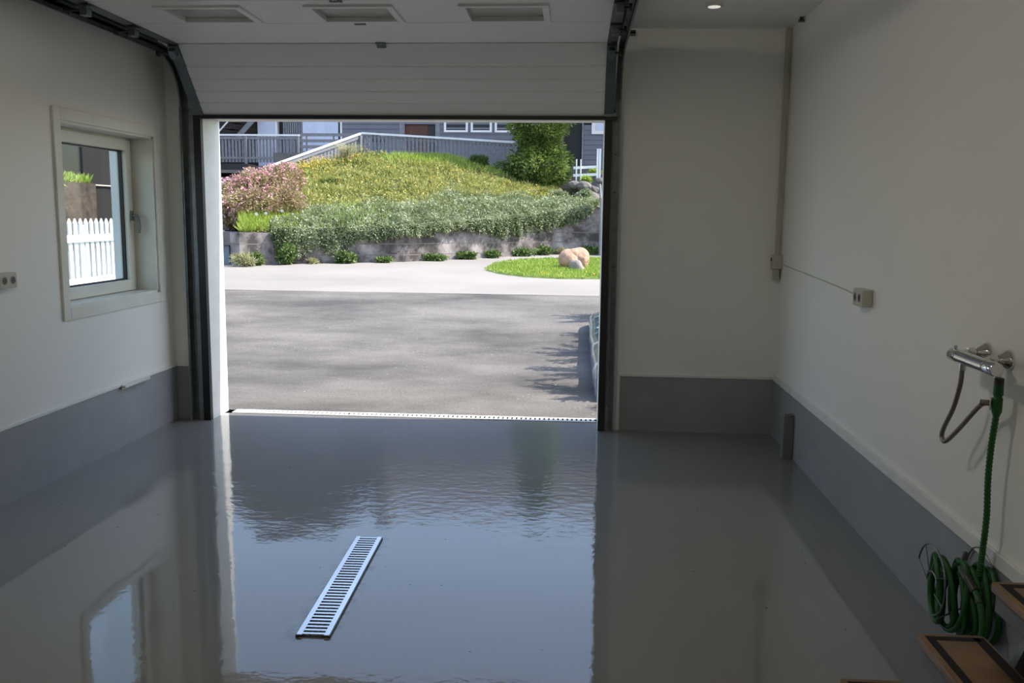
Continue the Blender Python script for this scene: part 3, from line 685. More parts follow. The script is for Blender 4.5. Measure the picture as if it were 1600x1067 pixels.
# wire hose hanger
hh = thing('hose_hanger', (1.40, 3.2, .20), 'bent wire hose hanger on the right plinth, holding the green hose', 'hose hanger')
def arc(x, y, z, r_, a0, a1, n=28, rz=None): return [(x, y + r_*math.sin(math.radians(a0+(a1-a0)*k/n)), z + (rz or r_)*math.cos(math.radians(a0+(a1-a0)*k/n))) for k in range(n+1)]
b = MB(); b.tube(arc(1.300, 3.20, .315, .125, -160, 75, rz=.125), .0035, 8); b.tube(arc(1.300, 3.19, .30, .045, -95, 80), .003, 8)
b.tube([(1.30, 3.32, .345), (1.30, 3.235, .30)], .0025, 6); b.tube([(1.30, 3.27, .42), (1.30, 3.22, .335)], .0025, 6); b.tube([(1.30, 3.09, .255), (1.30, 3.16, .275)], .0025, 6)
make('front_ring', b, M_steel, hh, smooth=True)
b = MB(); b.tube(arc(1.462, 3.18, .315, .125, -170, 170), .0035, 8); make('back_ring', b, M_steeld, hh, smooth=True)
b = MB()
for yy, zz in ((3.155, .335), (3.20, .345), (3.235, .33)): b.tube([(1.300, yy, zz), (1.468, yy, zz)], .003, 8)
make('end_wire', MB().tube([(1.30, 3.12, .20), (1.40, 3.15, .235)], .003, 8), M_steeld, hh, smooth=True)
make('saddle_wire', b, M_steeld, hh, smooth=True)

# ------------------------------------------------------------------ steps
st = thing('timber_steps', (1.14, 2.2, 0), 'low open steps with pine treads and black anti-slip frames, at the right edge', 'steps')
def rounded(x0, y0, x1, y1, r_, n=5):
    P = []
    for cx_, cy_, a0 in ((x1-r_, y1-r_, 0), (x0+r_, y1-r_, 90), (x0+r_, y0+r_, 180), (x1-r_, y0+r_, 270)):
        for k in range(n+1): a_ = math.radians(a0+90*k/n); P.append((cx_+r_*math.cos(a_), cy_+r_*math.sin(a_)))
    return P
for x0, z, wd in ((.81, .235, .185), (1.023, .388, .195), (1.222, .556, .235)):
    b = MB(); b.prism(rounded(x0, 1.75, x0+wd, 2.60, .018), 'z', z-.026, z); td = make('tread', b, M_woodtread, st, bevel=.004)
    b = MB(); i0, i1 = .020, .044; X0, X1, Y0, Y1 = x0, x0+wd, 1.75, 2.60; zz = z+.0008
    b.box((X0+i0, Y0+i0, z-.001), (X0+i1, Y1-i0, zz)).box((X1-i1+.018-.012, Y0+i0, z-.001), (X1-.008, Y1-i0, zz)).box((X0+i1, Y1-i1, z-.001), (X1-.022, Y1-i0, zz)).box((X0+i1, Y0+i0, z-.001), (X1-.022, Y0+i1, zz))
    make('grip_strip', b, M_tape, td)
    b = MB(); b.box((x0+.014, 1.77, z-.085), (x0+.034, 2.585, z-.0265)).box((x0+.034, 2.565, z-.085), (x0+wd-.01, 2.585, z-.0265)); make('step_apron', b, M_stepgrey, st, bevel=.002)
for yy in (2.50, 1.85):
    b = MB(); b.prism([(.90, 0), (1.40, 0), (1.40, .46), (1.30, .46), (1.24, .30), (1.06, .30), (1.00, .145), (.90, .145)], 'y', yy-.015, yy+.015); make('stringer', b, M_steeld, st)

# ================================================================== OUTSIDE
def gz(y): return max(0.0, .03*(y-10)) if y < 29 else .57
def strip(xs, y0, y1, dz=0, ny=24):
    b = MB(); ys = [y0+(y1-y0)*k/ny for k in range(ny+1)]; V = [(x, y, gz(y)+dz) for y in ys for x in xs]; n = len(xs)
    b.add(V, [(j*n+i, j*n+i+1, (j+1)*n+i+1, (j+1)*n+i) for j in range(ny) for i in range(n-1)]); return b
b = strip([-60, -20, 20, 60], YO, 80, -.03, 60); b.add([(-60,-20,-.04),(60,-20,-.04),(60,YO,-.03),(-60,YO,-.03)], [(0,1,2,3)])
struct('ground', b, M_ground, origin=O0)
struct('driveway', strip([-6.6, -3, 0, 3, 8], 7.022, 16.13, 0, 30), M_asph, origin=O0)
struct('driveway_road', strip([-12, -8, -4, 0, 4, 14], 16.13, 30.0, -.004, 40), M_road, origin=O0)

# lawn island
lp = [(-2.132,20.821),(-2.05,21.5),(-2.072,22.243),(-1.671,23.298),(-.872,24.077),(.642,24.6),(3,24.8),(6,23.5),(6.5,21),(4,19.6),(.507,19.153),(-.277,19.028),(-1.106,19.31),(-1.713,19.941)]
b = MB(); n = len(lp); V = []
for (x, y) in lp: V.append((x, y, gz(y)-.004))
cxl, cyl_ = 1.5, 21.8
for s_ in (.97, .6):
    for (x, y) in lp: V.append((cxl+(x-cxl)*s_, cyl_+(y-cyl_)*s_, gz(cyl_+(y-cyl_)*s_)+.03))
V.append((cxl, cyl_, gz(cyl_)+.04))
F = [(i, (i+1)%n, n+(i+1)%n, n+i) for i in range(n)] + [(n+i, n+(i+1)%n, 2*n+(i+1)%n, 2*n+i) for i in range(n)] + [(2*n+i, 2*n+(i+1)%n, 3*n) for i in range(n)]
b.add(V, F)
def inpoly(P, poly):
    x, y = P[:,0], P[:,1]; c = np.zeros(len(P), bool); m_ = len(poly)
    for i in range(m_):
        x1, y1 = poly[i]; x2, y2 = poly[(i+1) % m_]
        c ^= ((y1 > y) != (y2 > y)) & (x < (x2-x1)*(y-y1)/(y2-y1+1e-12)+x1)
    return c
P = rng.uniform((-2.3, 18.9), (3.0, 24.9), (34000, 2)); P = P[inpoly(P, lp)]
P3 = np.column_stack([P, .03*(P[:,1]-10)+.02])
b.cur = 1; rand_leaves(b, P3, np.tile([0,0,1.], (len(P3),1)), .075, .016, .45)
Pd = P3[(rng.random(len(P3)) < .006) & (P3[:,1] < 19.9)] + [0,0,.06]
b.cur = 2; rand_leaves(b, np.repeat(Pd, 5, 0), np.tile([0,0,.2], (len(Pd)*5,1)), .035, .03, 1)
lawn = make('lawn', b, [M_lawnb, L_lawn, L_dand], origin=O0); tag(lawn, 'rounded island of bright green lawn beyond the driveway', 'lawn', kind='stuff')

# boulders
b = MB(); b.blob((-.15, 21.36, .56), (.27, .24, .25), .10, 5, 4); b.blob((.03, 21.44, .58), (.28, .25, .255), .12, 9, 4); b.blob((-.06, 21.42, .585), (.25, .26, .245), .08, 11, 4); tag(make('boulder', b, M_boul, smooth=True), 'large pinkish boulder at the back of the pair on the lawn', 'boulder', 'boulders on the lawn')
b = MB(); b.blob((.03, 20.92, .41), (.21, .17, .19), .20, 15, 4); tag(make('boulder', b, M_boulg, smooth=True), 'small grey boulder in front of the large pinkish one', 'boulder', 'boulders on the lawn')

# blue and white wrapped stack beside the driveway and the shrubs that throw the branch shadows
def stack_mat():
    mt = pm('blue and white glossy sheeting', (.05,.09,.2), .18, coat=.6, bump=(10,.4,.01)); nt = mt.node_tree; b_ = nt.nodes['Principled BSDF']; L = nt.links.new
    tc = nt.nodes.new('ShaderNodeTexCoord'); n = nt.nodes.new('ShaderNodeTexNoise'); n.inputs['Scale'].default_value = 5; n.inputs['Detail'].default_value = 4
    mp = nt.nodes.new('ShaderNodeMapping'); mp.inputs['Scale'].default_value = (1,1,1.5); L(tc.outputs['Object'], mp.inputs[0]); L(mp.outputs[0], n.inputs['Vector'])
    cr = nt.nodes.new('ShaderNodeValToRGB'); cr.color_ramp.interpolation = 'CONSTANT'; e_ = cr.color_ramp.elements
    e_[0].color = (.05,.085,.17,1); e_[1].position = .5; e_[1].color = (.12,.18,.30,1); e2 = e_.new(.58); e2.color = (.6,.62,.66,1)
    L(n.outputs['Fac'], cr.inputs[0]); L(cr.outputs[0], b_.inputs['Base Color']); return mt
M_sheet = stack_mat()
b = MB()
nx_, ny_ = 10, 40
V = []; x0s, x1s, y0s, y1s = .172, .95, 7.68, 12.6
prof = [(0,0),(-.008,.06),(-.008,.12),(.005,.17),(.03,.21),(.10,.24),(.30,.25),(.55,.24),(.68,.20),(.72,.12),(.72,0)]
for j in range(ny_+1):
    y = y0s + (y1s-y0s)*j/ny_; e_ = min(1, (j+.3)/2.5)**.5 * min(1, (ny_-j+.3)/2.5)**.5
    for i, (px_, pz) in enumerate(prof):
        V.append((x0s + (y-7.7)*.003 + .02*abs(j/ny_*2-1)**4 + px_*(1 if j not in (0, ny_) else .9) + .005*math.sin(y*5+i*.4), y, gz(y) + pz*e_*(1+.03*math.sin(y*3.1+i*.7))))
n = len(prof)
b.add(V, [(j*n+i, j*n+i+1, (j+1)*n+i+1, (j+1)*n+i) for j in range(ny_) for i in range(n-1)] + [tuple(range(n-1,-1,-1)), tuple(ny_*n+i for i in range(n))])
tag(make('wrapped_stack', b, M_sheet, smooth=True), 'low long stack under glossy blue and white sheeting beside the driveway', 'covered stack')
def bush(name, c, r_, n, L_, mat, lab, cat, lw=.5, spread=.7, seed=1, group=None, up=.3, trunk=True, stem=.05):
    t = thing(name, (c[0], c[1], c[2]), lab, cat, group)
    rs = np.random.default_rng(seed)
    k = 14; cc = rs.normal(size=(k,3)); cc = unit(cc)*rs.uniform(.2,.75,(k,1))*np.array(r_) + np.array([c[0], c[1], c[2]+r_[2]])
    rr = rs.uniform(.30,.5,k)
    idx = rs.integers(0, k, n); N = unit(rs.normal(size=(n,3))); P = cc[idx] + N*np.array(r_)*(rr[idx]*rs.uniform(.7,1.05,n))[:,None]
    P[:,2] = np.maximum(P[:,2], c[2]+.02)
    b = MB(); rand_leaves(b, P, N, L_, L_*lw, spread, up=up); make('foliage', b, mat, t)
    if trunk:
        b = MB()
        for j in range(6): q = cc[j]; b.tube([(c[0]+.03*j-.08, c[1], c[2]-.05), ((c[0]+q[0])/2, (c[1]+q[1])/2, (c[2]+q[2])/2-.05), tuple(q)], [stem, stem*.7, stem*.3], 6)
        make('stem', b, M_bark, t, smooth=True)
    return t
for i, (x, y, h) in enumerate([(1.15,8.15,1.22),(1.25,9.2,1.25),(1.25,10.4,1.3),(1.35,11.7,1.3),(1.4,13.3,1.3)]):
    t = thing('conifer_bush', (x, y, gz(y)), 'spreading conifer bush hidden behind the right door jamb, ' + ['nearest the garage', 'second from the garage', 'in the middle of its row', 'second from the road', 'nearest the road'][i], 'bush', 'bushes beside the driveway')
    rs = np.random.default_rng(40+i); b = MB(); st_ = MB()
    for k in range(46):
        a_ = rs.uniform(0, 6.28) if k < 26 else rs.uniform(2.3, 4.0); el = rs.uniform(-.05, .9); ln_ = rs.uniform(.55, 1.05)*h*.62; z0 = rs.uniform(.15, .75)*h
        d = np.array([math.cos(a_)*math.cos(el), math.sin(a_)*math.cos(el), math.sin(el)]); p0 = np.array([x, y, gz(y)+z0])
        st_.tube([tuple(p0), tuple(p0+d*ln_*.6), tuple(p0+d*ln_+[0,0,-.03])], [.014,.009,.004], 5)
        m_ = 240; s_ = rs.uniform(.15, 1, (m_,1)); P = p0 + d*ln_*s_ + rs.normal(size=(m_,3))*.035
        rand_leaves(b, P, np.tile(d, (m_,1)), .085, .02, .5)
    st_.tube([(x, y, gz(y)-.02), (x, y, gz(y)+h*.75)], [.05,.03], 8)
    make('foliage', b, L_conif, t); make('stem', st_, M_bark, t)

# ------------------------------------------------------------------ planted bank
TAB = np.array([
[(-8.017, 21.066, 1.119), (-8.199, 21.566, 1.341), (-8.384, 22.066, 1.511), (-8.569, 22.566, 1.67), (-8.754, 23.066, 1.826), (-8.939, 23.566, 1.98), (-9.124, 24.066, 2.134)] ,
[(-7.326, 21.555, 1.119), (-7.6, 22.388, 1.455), (-7.875, 23.222, 1.722), (-8.151, 24.055, 1.979), (-8.427, 24.888, 2.236), (-8.703, 25.722, 2.496), (-8.979, 26.555, 2.762)] ,
[(-6.375, 22.105, 1.136), (-6.679, 23.188, 1.535), (-6.985, 24.272, 1.858), (-7.291, 25.355, 2.174), (-7.597, 26.438, 2.495), (-7.903, 27.522, 2.824), (-8.208, 28.605, 3.163)] ,
[(-5.493, 22.459, 1.173), (-5.772, 23.626, 1.618), (-6.053, 24.792, 1.981), (-6.333, 25.959, 2.339), (-6.613, 27.126, 2.703), (-6.893, 28.292, 3.078), (-7.173, 29.459, 3.464)] ,
[(-4.429, 22.851, 1.212), (-4.653, 24.018, 1.641), (-4.877, 25.184, 1.991), (-5.1, 26.351, 2.335), (-5.324, 27.518, 2.685), (-5.548, 28.684, 3.044), (-5.772, 29.851, 3.416)] ,
[(-3.41, 23.771, 1.311), (-3.578, 24.938, 1.728), (-3.746, 26.104, 2.067), (-3.914, 27.271, 2.4), (-4.081, 28.438, 2.737), (-4.249, 29.604, 3.083), (-4.417, 30.771, 3.439)] ,
[(-2.212, 24.779, 1.436), (-2.304, 25.779, 1.757), (-2.395, 26.779, 2.014), (-2.487, 27.779, 2.263), (-2.578, 28.779, 2.513), (-2.67, 29.779, 2.766), (-2.761, 30.779, 3.025)] ,
[(-1.106, 25.957, 1.569), (-1.144, 26.79, 1.777), (-1.182, 27.624, 1.942), (-1.22, 28.457, 2.101), (-1.258, 29.29, 2.257), (-1.296, 30.124, 2.415), (-1.334, 30.957, 2.574)] ,
[(-0.422, 26.473, 1.687), (-0.435, 27.14, 1.819), (-0.447, 27.806, 1.924), (-0.46, 28.473, 2.023), (-0.472, 29.14, 2.12), (-0.484, 29.806, 2.216), (-0.497, 30.473, 2.313)] ,
[(0.54, 26.531, 1.844), (0.546, 26.864, 1.874), (0.553, 27.198, 1.897), (0.559, 27.531, 1.919), (0.565, 27.864, 1.94), (0.572, 28.198, 1.961), (0.578, 28.531, 1.981)] ,
])
NC, NR = TAB.shape[:2]
def bank(s, t):
    """s 0..1 left to right, t 0..1 wall to crest"""
    s = np.clip(s, 0, 1)*(NC-1); t = np.clip(t, 0, 1)*(NR-1); i = np.minimum(s.astype(int), NC-2); j = np.minimum(t.astype(int), NR-2); a_ = (s-i)[:,None]; c_ = (t-j)[:,None]
    return TAB[i,j]*(1-a_)*(1-c_) + TAB[i+1,j]*a_*(1-c_) + TAB[i,j+1]*(1-a_)*c_ + TAB[i+1,j+1]*a_*c_
b = MB(); V = []; R_ = NR+3
for i in range(NC):
    row = [tuple(p) for p in TAB[i]]; last = row[-1]
    row = [(row[0][0], row[0][1], .25)] + row + [(last[0]+(last[0]-row[-2][0])*2, max(last[1]+2, 31.2), last[2]-.1), (last[0]*1.15, 33.4, .25)]
    V += row
b.add(V, [(i*R_+j, (i+1)*R_+j, (i+1)*R_+j+1, i*R_+j+1) for i in range(NC-1) for j in range(R_-1)] + [tuple(range(R_)), tuple((NC-1)*R_+j for j in range(R_-1,-1,-1))])
struct('planted_bank', b, M_soil, origin=O0)

# retaining wall along the foot of the bank
WB = [(float(TAB[i,0,0]), float(TAB[i,0,1])-.05, float(TAB[i,0,2])) for i in range(NC)]
WB = [(-8.42, 21.45, 1.12)] + WB + [(.95, 26.35, 1.86), (1.6, 26.0, 1.9)]
b = MB(); V = []
n = len(WB)
for i, (x, y, z) in enumerate(WB):
    a_ = Vector(WB[max(i-1,0)][:2]); c_ = Vector(WB[min(i+1,n-1)][:2]); d = (c_-a_).normalized(); nr = Vector((d.y, -d.x))
    V += [(x, y, .2), (x, y, z), (x-nr.x*.22, y-nr.y*.22, z), (x-nr.x*.22, y-nr.y*.22, .2)]
F = []
for i in range(n-1):
    for k in range(4): F.append((i*4+k, (i+1)*4+k, (i+1)*4+(k+1)%4, i*4+(k+1)%4))
F += [(3,2,1,0), tuple((n-1)*4+k for k in range(4))]
b.add(V, F)
rw = make('retaining_wall', b, M_conc, origin=O0); tag(rw, 'curved stained concrete retaining wall holding the planted bank', 'retaining wall')

# meadow on the bank
S = rng.uniform(0, 1, 62000); T_ = rng.uniform(.0, 1.0, 62000)**.85
ivy = .30 + .12*np.sin(S*9)            # creeping cover lies in front, meadow behind
keep = (T_ > ivy*rng.uniform(.3,1.0,len(S))) | (S < .16)
P = bank(S[keep], T_[keep]); b = MB()

def clump(P):
    x, y = P[:,0], P[:,1]; f_ = np.sin(x*3.1+1.3*np.sin(y*2.3))*np.sin(y*3.7+x*1.1) + .6*np.sin(x*7.7+y*5.1)*np.sin(y*8.3-x*2.7); return f_
cf = clump(P); kp = rng.random(len(P)) < (.62 + .35*cf); P = P[kp]; cf = cf[kp]; P[:,2] += np.clip(cf, 0, 1)*.05
rand_leaves(b, P, np.tile([0,-.3,.85], (len(P),1)), (.12 + .06*np.clip(cf, -1, 1))[:,None], .034, .75)
S2 = rng.uniform(.0, 1, 22000); T2 = rng.uniform(.1, 1, 22000); P = bank(S2, T2) + [0,0,.05]
rand_leaves(b, P, np.tile([0,-.4,.8], (len(P),1)), .085, .06, .9)
S2 = rng.uniform(.12, .2, 3000)-.12; T2 = rng.uniform(.0, .22, 3000); b.cur = 1
P = bank(S2*2.2, T2); rand_leaves(b, P, np.tile([0,-.2,1.], (len(P),1)), .22, .02, .35)
S2 = np.concatenate([rng.normal(.52,.07,2500), rng.normal(.60,.04,1500)]); T2 = rng.normal(.97,.05,4000); P = bank(S2, T2); rand_leaves(b, P, np.tile([0,0,1.], (len(P),1)), .22, .022, .3)
S2 = rng.normal(.30,.05,1500); T2 = rng.normal(.12,.06,1500); P = bank(S2, T2); rand_leaves(b, P, np.tile([0,0,1.], (len(P),1)), .22, .02, .35)
meadow = make('meadow_growth', b, [L_meadow, L_meadow2], origin=O0); tag(meadow, 'yellow-green meadow grass and herbs covering the sunny bank', 'meadow', kind='stuff')
# yellow and orange flower heads on stalks
b = MB(); S2 = np.concatenate([rng.normal(.17,.05,230), rng.uniform(.2,.9,230), rng.normal(.30,.05,130)]); T2 = np.concatenate([rng.normal(.93,.07,230), rng.uniform(.3,1,230), rng.normal(.95,.05,130)])
P = bank(S2, T2); H_ = rng.uniform(.08, .24, len(P)); top = P + np.column_stack([rng.normal(0,.03,len(P)), rng.normal(0,.03,len(P)), H_])
leaf_mb(b, P, top-P, np.tile([.006,0,0], (len(P),1))); b.cur = 1
rand_leaves(b, np.repeat(top, 5, 0), np.tile([0,-.3,.5], (len(P)*5,1)), .036, .032, 1.0)
fl = make('yellow_flowers', b, [L_meadow2, L_yellow], origin=O0); tag(fl, 'scattered yellow and orange flower heads on the bank', 'flowers', kind='stuff')
# daisies and orange flowers near the left end of the wall
for i, (s_, t__) in enumerate([(.055,.10),(.085,.10),(.13,.12)]):
    p = bank(np.array([s_]), np.array([t__]))[0]
    t = thing('daisy', tuple(p), 'single white daisy near the left end of the retaining wall, %s' % ['furthest left', 'middle one', 'furthest right'][i], 'daisy', 'white daisies above the wall')
    b = MB(); b.tube([tuple(p), (p[0], p[1]-.05, p[2]+.26)], .006, 5); make('stem', b, L_meadow2, t)
    b = MB(); top = np.array([[p[0], p[1]-.06, p[2]+.27]]); k = 12; an_ = np.arange(k)*2*math.pi/k
    D = np.column_stack([np.cos(an_), -.2*np.ones(k), np.sin(an_)])*.045; leaf_mb(b, np.repeat(top, k, 0), D, np.cross(D, [0,1,0])*.28); make('flower_head', b, L_daisy, t)
# straw-coloured ornamental grass on the crest by the fence corner
p = bank(np.array([.30]), np.array([.95]))[0]; b = MB(); n = 260; an_ = rng.uniform(0, 6.28, n); 
for k in range(n):
    L1 = rng.uniform(.35, .85); dx_, dy_ = math.cos(an_[k])*L1*rng.uniform(.2,.9), math.sin(an_[k])*L1*.5
    q = Vector(p) + Vector((rng.normal(0,.08), rng.normal(0,.08), -.03))
    b.tube([q, q + Vector((dx_*.35, dy_*.35, L1*.6)), q + Vector((dx_, dy_, L1*.72))], [.006,.005,.002], 3)
tag(make('ornamental_grass', b, L_straw), 'arching straw-coloured ornamental grass tuft below the fence corner', 'ornamental grass')

# creeping grey-green cover spilling over the wall
b = MB(); n = 46000
S = rng.uniform(.10, 1.0, n); T_ = np.minimum(rng.uniform(0, .42, n), rng.uniform(.18, .6, n))*np.interp(S, [0,.3,.45,.6,1], [.7,.55,.6,.95,1.15])*(1 + .15*np.sin(S*37)+.1*np.sin(S*71)); T_ = np.where(S < .3, T_*np.clip((S-.1)/.2+.25, .2, 1), T_)
P = bank(S, T_) + np.column_stack([rng.normal(0,.04,n), rng.normal(0,.04,n), np.abs(rng.normal(0,.09,n))])
rand_leaves(b, P, np.tile([.1,-.6,.6], (n,1)), .07, .042, .8)
# hanging strands
fringe_s = [.10,.13,.17,.22,.26,.30,.35,.40,.45,.50,.55,.60,.65,.70,.75,.80,.85,.90,.95,.99]
fringe_d = [.15,.55,.60,.50,.58,.40,.32,.34,.22,.26,.20,.24,.40,.62,.52,.55,.42,.45,.30,.10]
for k in range(520):
    s_ = rng.uniform(.11, .985); d_ = np.interp(s_, fringe_s, fringe_d)*rng.uniform(.35, 1.15); p = bank(np.array([s_]), np.array([0.]))[0]
    m_ = int(40+110*d_); u_ = rng.uniform(0, 1, m_); x_ = p[0] + .10*math.sin(k)*u_ + rng.normal(0,.028,m_)
    P = np.column_stack([x_, p[1] - .10 - .07*np.sin(u_*3.1) + rng.normal(0,.03,m_), p[2] + .10 - u_*(d_+.06)])
    rand_leaves(b, P, np.tile([.2,-.8,-.1], (m_,1)), .065, .036, .7)
tag(make('creeping_cover', b, L_creep, origin=O0), 'grey-green trailing cotoneaster spilling over the retaining wall', 'trailing shrub', kind='stuff')

# pink flowering shrub at the left end of the bank
t = thing('flowering_shrub', (-8.6, 22.7, 1.15), 'broad pink-flowered shrub at the left end of the bank', 'shrub')
cs = [(-8.15,22.3,1.75,.62,.5,.42),(-8.55,22.5,1.65,.55,.5,.40),(-8.9,23.0,1.55,.45,.5,.35),(-8.75,23.2,2.05,.6,.6,.45),(-8.4,23.4,2.25,.65,.6,.45),(-8.0,23.2,2.20,.65,.6,.45),(-7.6,22.8,1.85,.6,.5,.40),(-7.8,23.6,2.45,.55,.5,.40),(-9.35,23.6,1.75,.35,.4,.25),(-9.25,23.4,1.35,.35,.4,.25)]
b = MB(); fb = MB(); sb = MB()
for i, (x, y, z, a1_, a2_, a3_) in enumerate(cs):
    n = 3000; N = unit(rng.normal(size=(n,3))); P = np.array([x,y,z]) + N*np.array([a1_,a2_,a3_])*rng.uniform(.65,1.02,(n,1))*(1+.12*np.sin(N[:,:1]*9+i))
    P = P[P[:,2] > 1.12]; N2 = unit(P-np.array([x,y,z])); rand_leaves(b, P, N2, .075, .04, .7, up=.2)
    m_ = 130 if i not in (0, 1, 6) else 60; N = unit(rng.normal(size=(m_,3))*[1,1,1]+[0,-.4,.45]); P = np.array([x,y,z]) + N*np.array([a1_,a2_,a3_])*rng.uniform(1.0,1.14,(m_,1))
    rand_leaves(fb, np.repeat(P, 3, 0)+rng.normal(size=(m_*3,3))*.015, np.repeat(N, 3, 0), .05, .045, .8)
    sb.tube([(x*.3-6.0*1.0+.0, 22.9, 1.05) if False else (x, y, 1.0), (x, y, z)], [.035,.015], 6)
make('foliage', b, L_pinkleaf, t); make('blossom', fb, L_pink, t); make('stem', sb, M_bark, t)

# conifer on the right of the bank
tx, ty, tz = -1.33, 31.0, 2.45
t = thing('conifer_tree', (tx, ty, tz), 'dense green conifer at the right end of the bank, before the house', 'conifer')
b = MB(); Ht = 6.7
for k in range(520):
    h = (k/520)**1.15; z = tz + .25 + h*(Ht-.3); rmax = 1.22*(1-h)**.34 * (.80 + .2*math.sin(h*24))*(1.0 if h > .06 else .8); a_ = k*2.39996
    rr = rmax*rng.uniform(.55, 1.0); c = np.array([tx + math.cos(a_)*rr, ty + math.sin(a_)*rr, z])
    m_ = 95; N = unit(rng.normal(size=(m_,3))); sz = .26*(1-.4*h); P = c + N*sz*rng.uniform(.3,1,(m_,1))*[1,1,.75]
    rand_leaves(b, P, N + np.array([math.cos(a_), math.sin(a_), .1])*.9, .12, .05, .5)
make('foliage', b, L_conif, t)
b = MB(); b.tube([(tx, ty, tz-.3), (tx, ty, tz+2), (tx, ty, tz+6.2)], [.14,.10,.03], 10); make('trunk', b, M_bark, t)

# dark shrubs under the fence on the crest
for i, (s_, t__, r_) in enumerate([(.70,1.0,(.55,.4,.32)),(.625,1.02,(.35,.3,.25)),(.745,.97,(.45,.4,.3)),(.26,.60,(.35,.3,.12)),(.86,.55,(.35,.3,.22))]):
    p = bank(np.array([s_]), np.array([t__]))[0]
    lab = ['dark green shrub against the fence, just left of the conifer', 'small dark shrub halfway along the foot of the fence', 'low dark shrub at the left foot of the conifer', 'low dark green cushion in the middle of the left slope', 'pale-tipped low shrub right below the conifer'][i]
    bush('low_shrub', (p[0], p[1], p[2]-.1), r_, 2600 if i < 3 else 1300, .09, L_creep if i == 4 else L_tree if i != 0 else L_weed, lab, 'shrub', .35, .7, 60+i, 'low shrubs on the bank', stem=.02)

# weeds at the foot of the wall
def base(s_): 
    p = bank(np.array([s_]), np.array([0.]))[0]; return (p[0], p[1]-.22, gz(p[1]-.22))
for i, (s_, r_, m_, n, lab) in enumerate([
    (-.0,(.34,.15,.14),L_weedp,900,'pale dry weed clump at the left foot of the retaining wall'),
    (.055,(.18,.14,.16),L_weed,500,'small leafy weed right of the pale dry clump'),
    (.145,(.26,.2,.30),L_weed,1300,'tall leafy weed clump climbing the wall under the creeper'),
    (.21,(.14,.12,.05),L_weedp,200,'tiny dry tuft between two leafy weed clumps'),
    (.30,(.30,.18,.15),L_weed,900,'broad leafy weed clump near the middle of the wall foot'),
    (.40,(.2,.12,.06),L_weed,300,'low green tuft right of the broad leafy clump'),
    (.52,(.42,.14,.07),L_weed,700,'low strip of weeds left of the wall centre'),
    (.60,(.34,.14,.09),L_weed,600,'low strip of weeds right of the wall centre'),
    (.66,(.25,.14,.08),L_weed,420,'dark weed tuft beneath the longest hanging strands'),
    (.735,(.40,.15,.10),L_weed,640,'bright weed row opposite the tip of the lawn'),
    (.80,(.30,.15,.12),L_weed,500,'upright bright weeds behind the lawn'),
    (.88,(.30,.14,.07),L_weedp,400,'yellowish weeds left of the boulders at the wall foot'),
    (.985,(.30,.14,.12),L_weed,520,'leafy weeds at the right end of the wall foot')]):
    if s_ < 0: s_ = 0
    c = base(s_ if s_ > 0 else .0)
    if i == 0: c = (c[0]+.15, c[1]-.02, c[2])
    bush('weed_clump', c, r_, n, .10 if m_ is L_weed else .12, m_, lab, 'weeds', .5 if m_ is L_weed else .15, .8, 80+i, 'weeds along the wall foot', up=.5, trunk=False)

# dry stones and small gate at the right end
SP = [(-.12,29.0,2.55,.22),(.20,28.9,2.50,.24),(.50,28.9,2.42,.22),(.03,28.7,2.22,.2),(.36,28.6,2.15,.24),(.66,28.7,2.15,.2),(.16,28.4,1.92,.18),(.50,28.3,1.90,.2),(.78,28.5,1.92,.2),(.88,28.8,2.45,.2),(.72,28.95,2.68,.15)]
SL = ['flat-topped stone at the upper left of the dry stone edge','large stone in the top row under the gate','top row stone left of the gate post','stone in the second row at the left end','widest stone in the middle of the dry stone edge','middle row stone beside the gate post','lowest stone at the left, among the leaves','lowest stone in the middle of the edge','lowest stone at the right end','top row stone at the far right','small stone on top, next to the gate post']
for i, (x, y, z, r_) in enumerate(SP):
    b = MB(); b.blob((x, y, z), (r_*1.05, r_*.9, r_*.72), .22, 20+i, 2); tag(make('field_stone', b, M_stone), SL[i], 'stone', 'dry stones below the gate')
b = MB(); b.box((-.5, 28.9, .3), (1.6, 31.0, 2.45)); struct('garden_terrace', b, M_soil)
bush('climbing_plant', (.18, 28.0, 1.9), (.28,.2,.28), 1200, .09, L_creep, 'leafy plant growing over the dry stones', 'plant', .45, .7, 99, stem=.015)
bush('flowering_plant', (.22, 29.2, 2.62), (.22,.15,.12), 420, .08, L_meadow2, 'bright yellow-green plant under the white gate', 'plant', .5, .8, 98, stem=.01)
bush('flowering_plant', (.5, 30.2, 2.9), (.25,.15,.14), 420, .08, L_meadow2, 'bright yellow-green plant seen through the white gate rails', 'plant', .5, .8, 97, stem=.01)
t = thing('garden_fence', (.3, 29.5, 2.5), 'short white garden fence of two rails and thin posts by the conifer', 'garden fence')
for x in (-.07, .07): 
    b = MB(); b.box((x-.022, 29.44, 2.42), (x+.022, 29.48, 3.39)); make('post', b, M_wpaint, t, bevel=.004)
for x in (.60, .675):
    b = MB(); b.box((x-.03, 29.42, 2.75), (x+.03, 29.46, 3.72)); make('post', b, M_wpaint, t, bevel=.004)
b = MB(); b.box((.60, 29.42, 1.4), (.70, 29.50, 2.75)); make('gate_post', b, M_boardg, t)
for z in (3.12, 2.88):
    b = MB(); b.bar((-.17, 29.5, z), (.60, 29.5, z+.04), .03, .085); make('rail', b, M_wpaint, t)
b = MB(); b.tube([(.66, 26.2, .45), (.66, 26.2, 2.1), (.62, 26.4, 2.5)], .035, 10); tag(make('drain_pipe', b, M_boardg), 'grey upright pipe at the right end of the retaining wall', 'pipe')

# ------------------------------------------------------------------ terrace, fences and house
struct('house_terrace', MB().box((-22, 33.2, .3), (10, 50, 3.30)), M_concd)
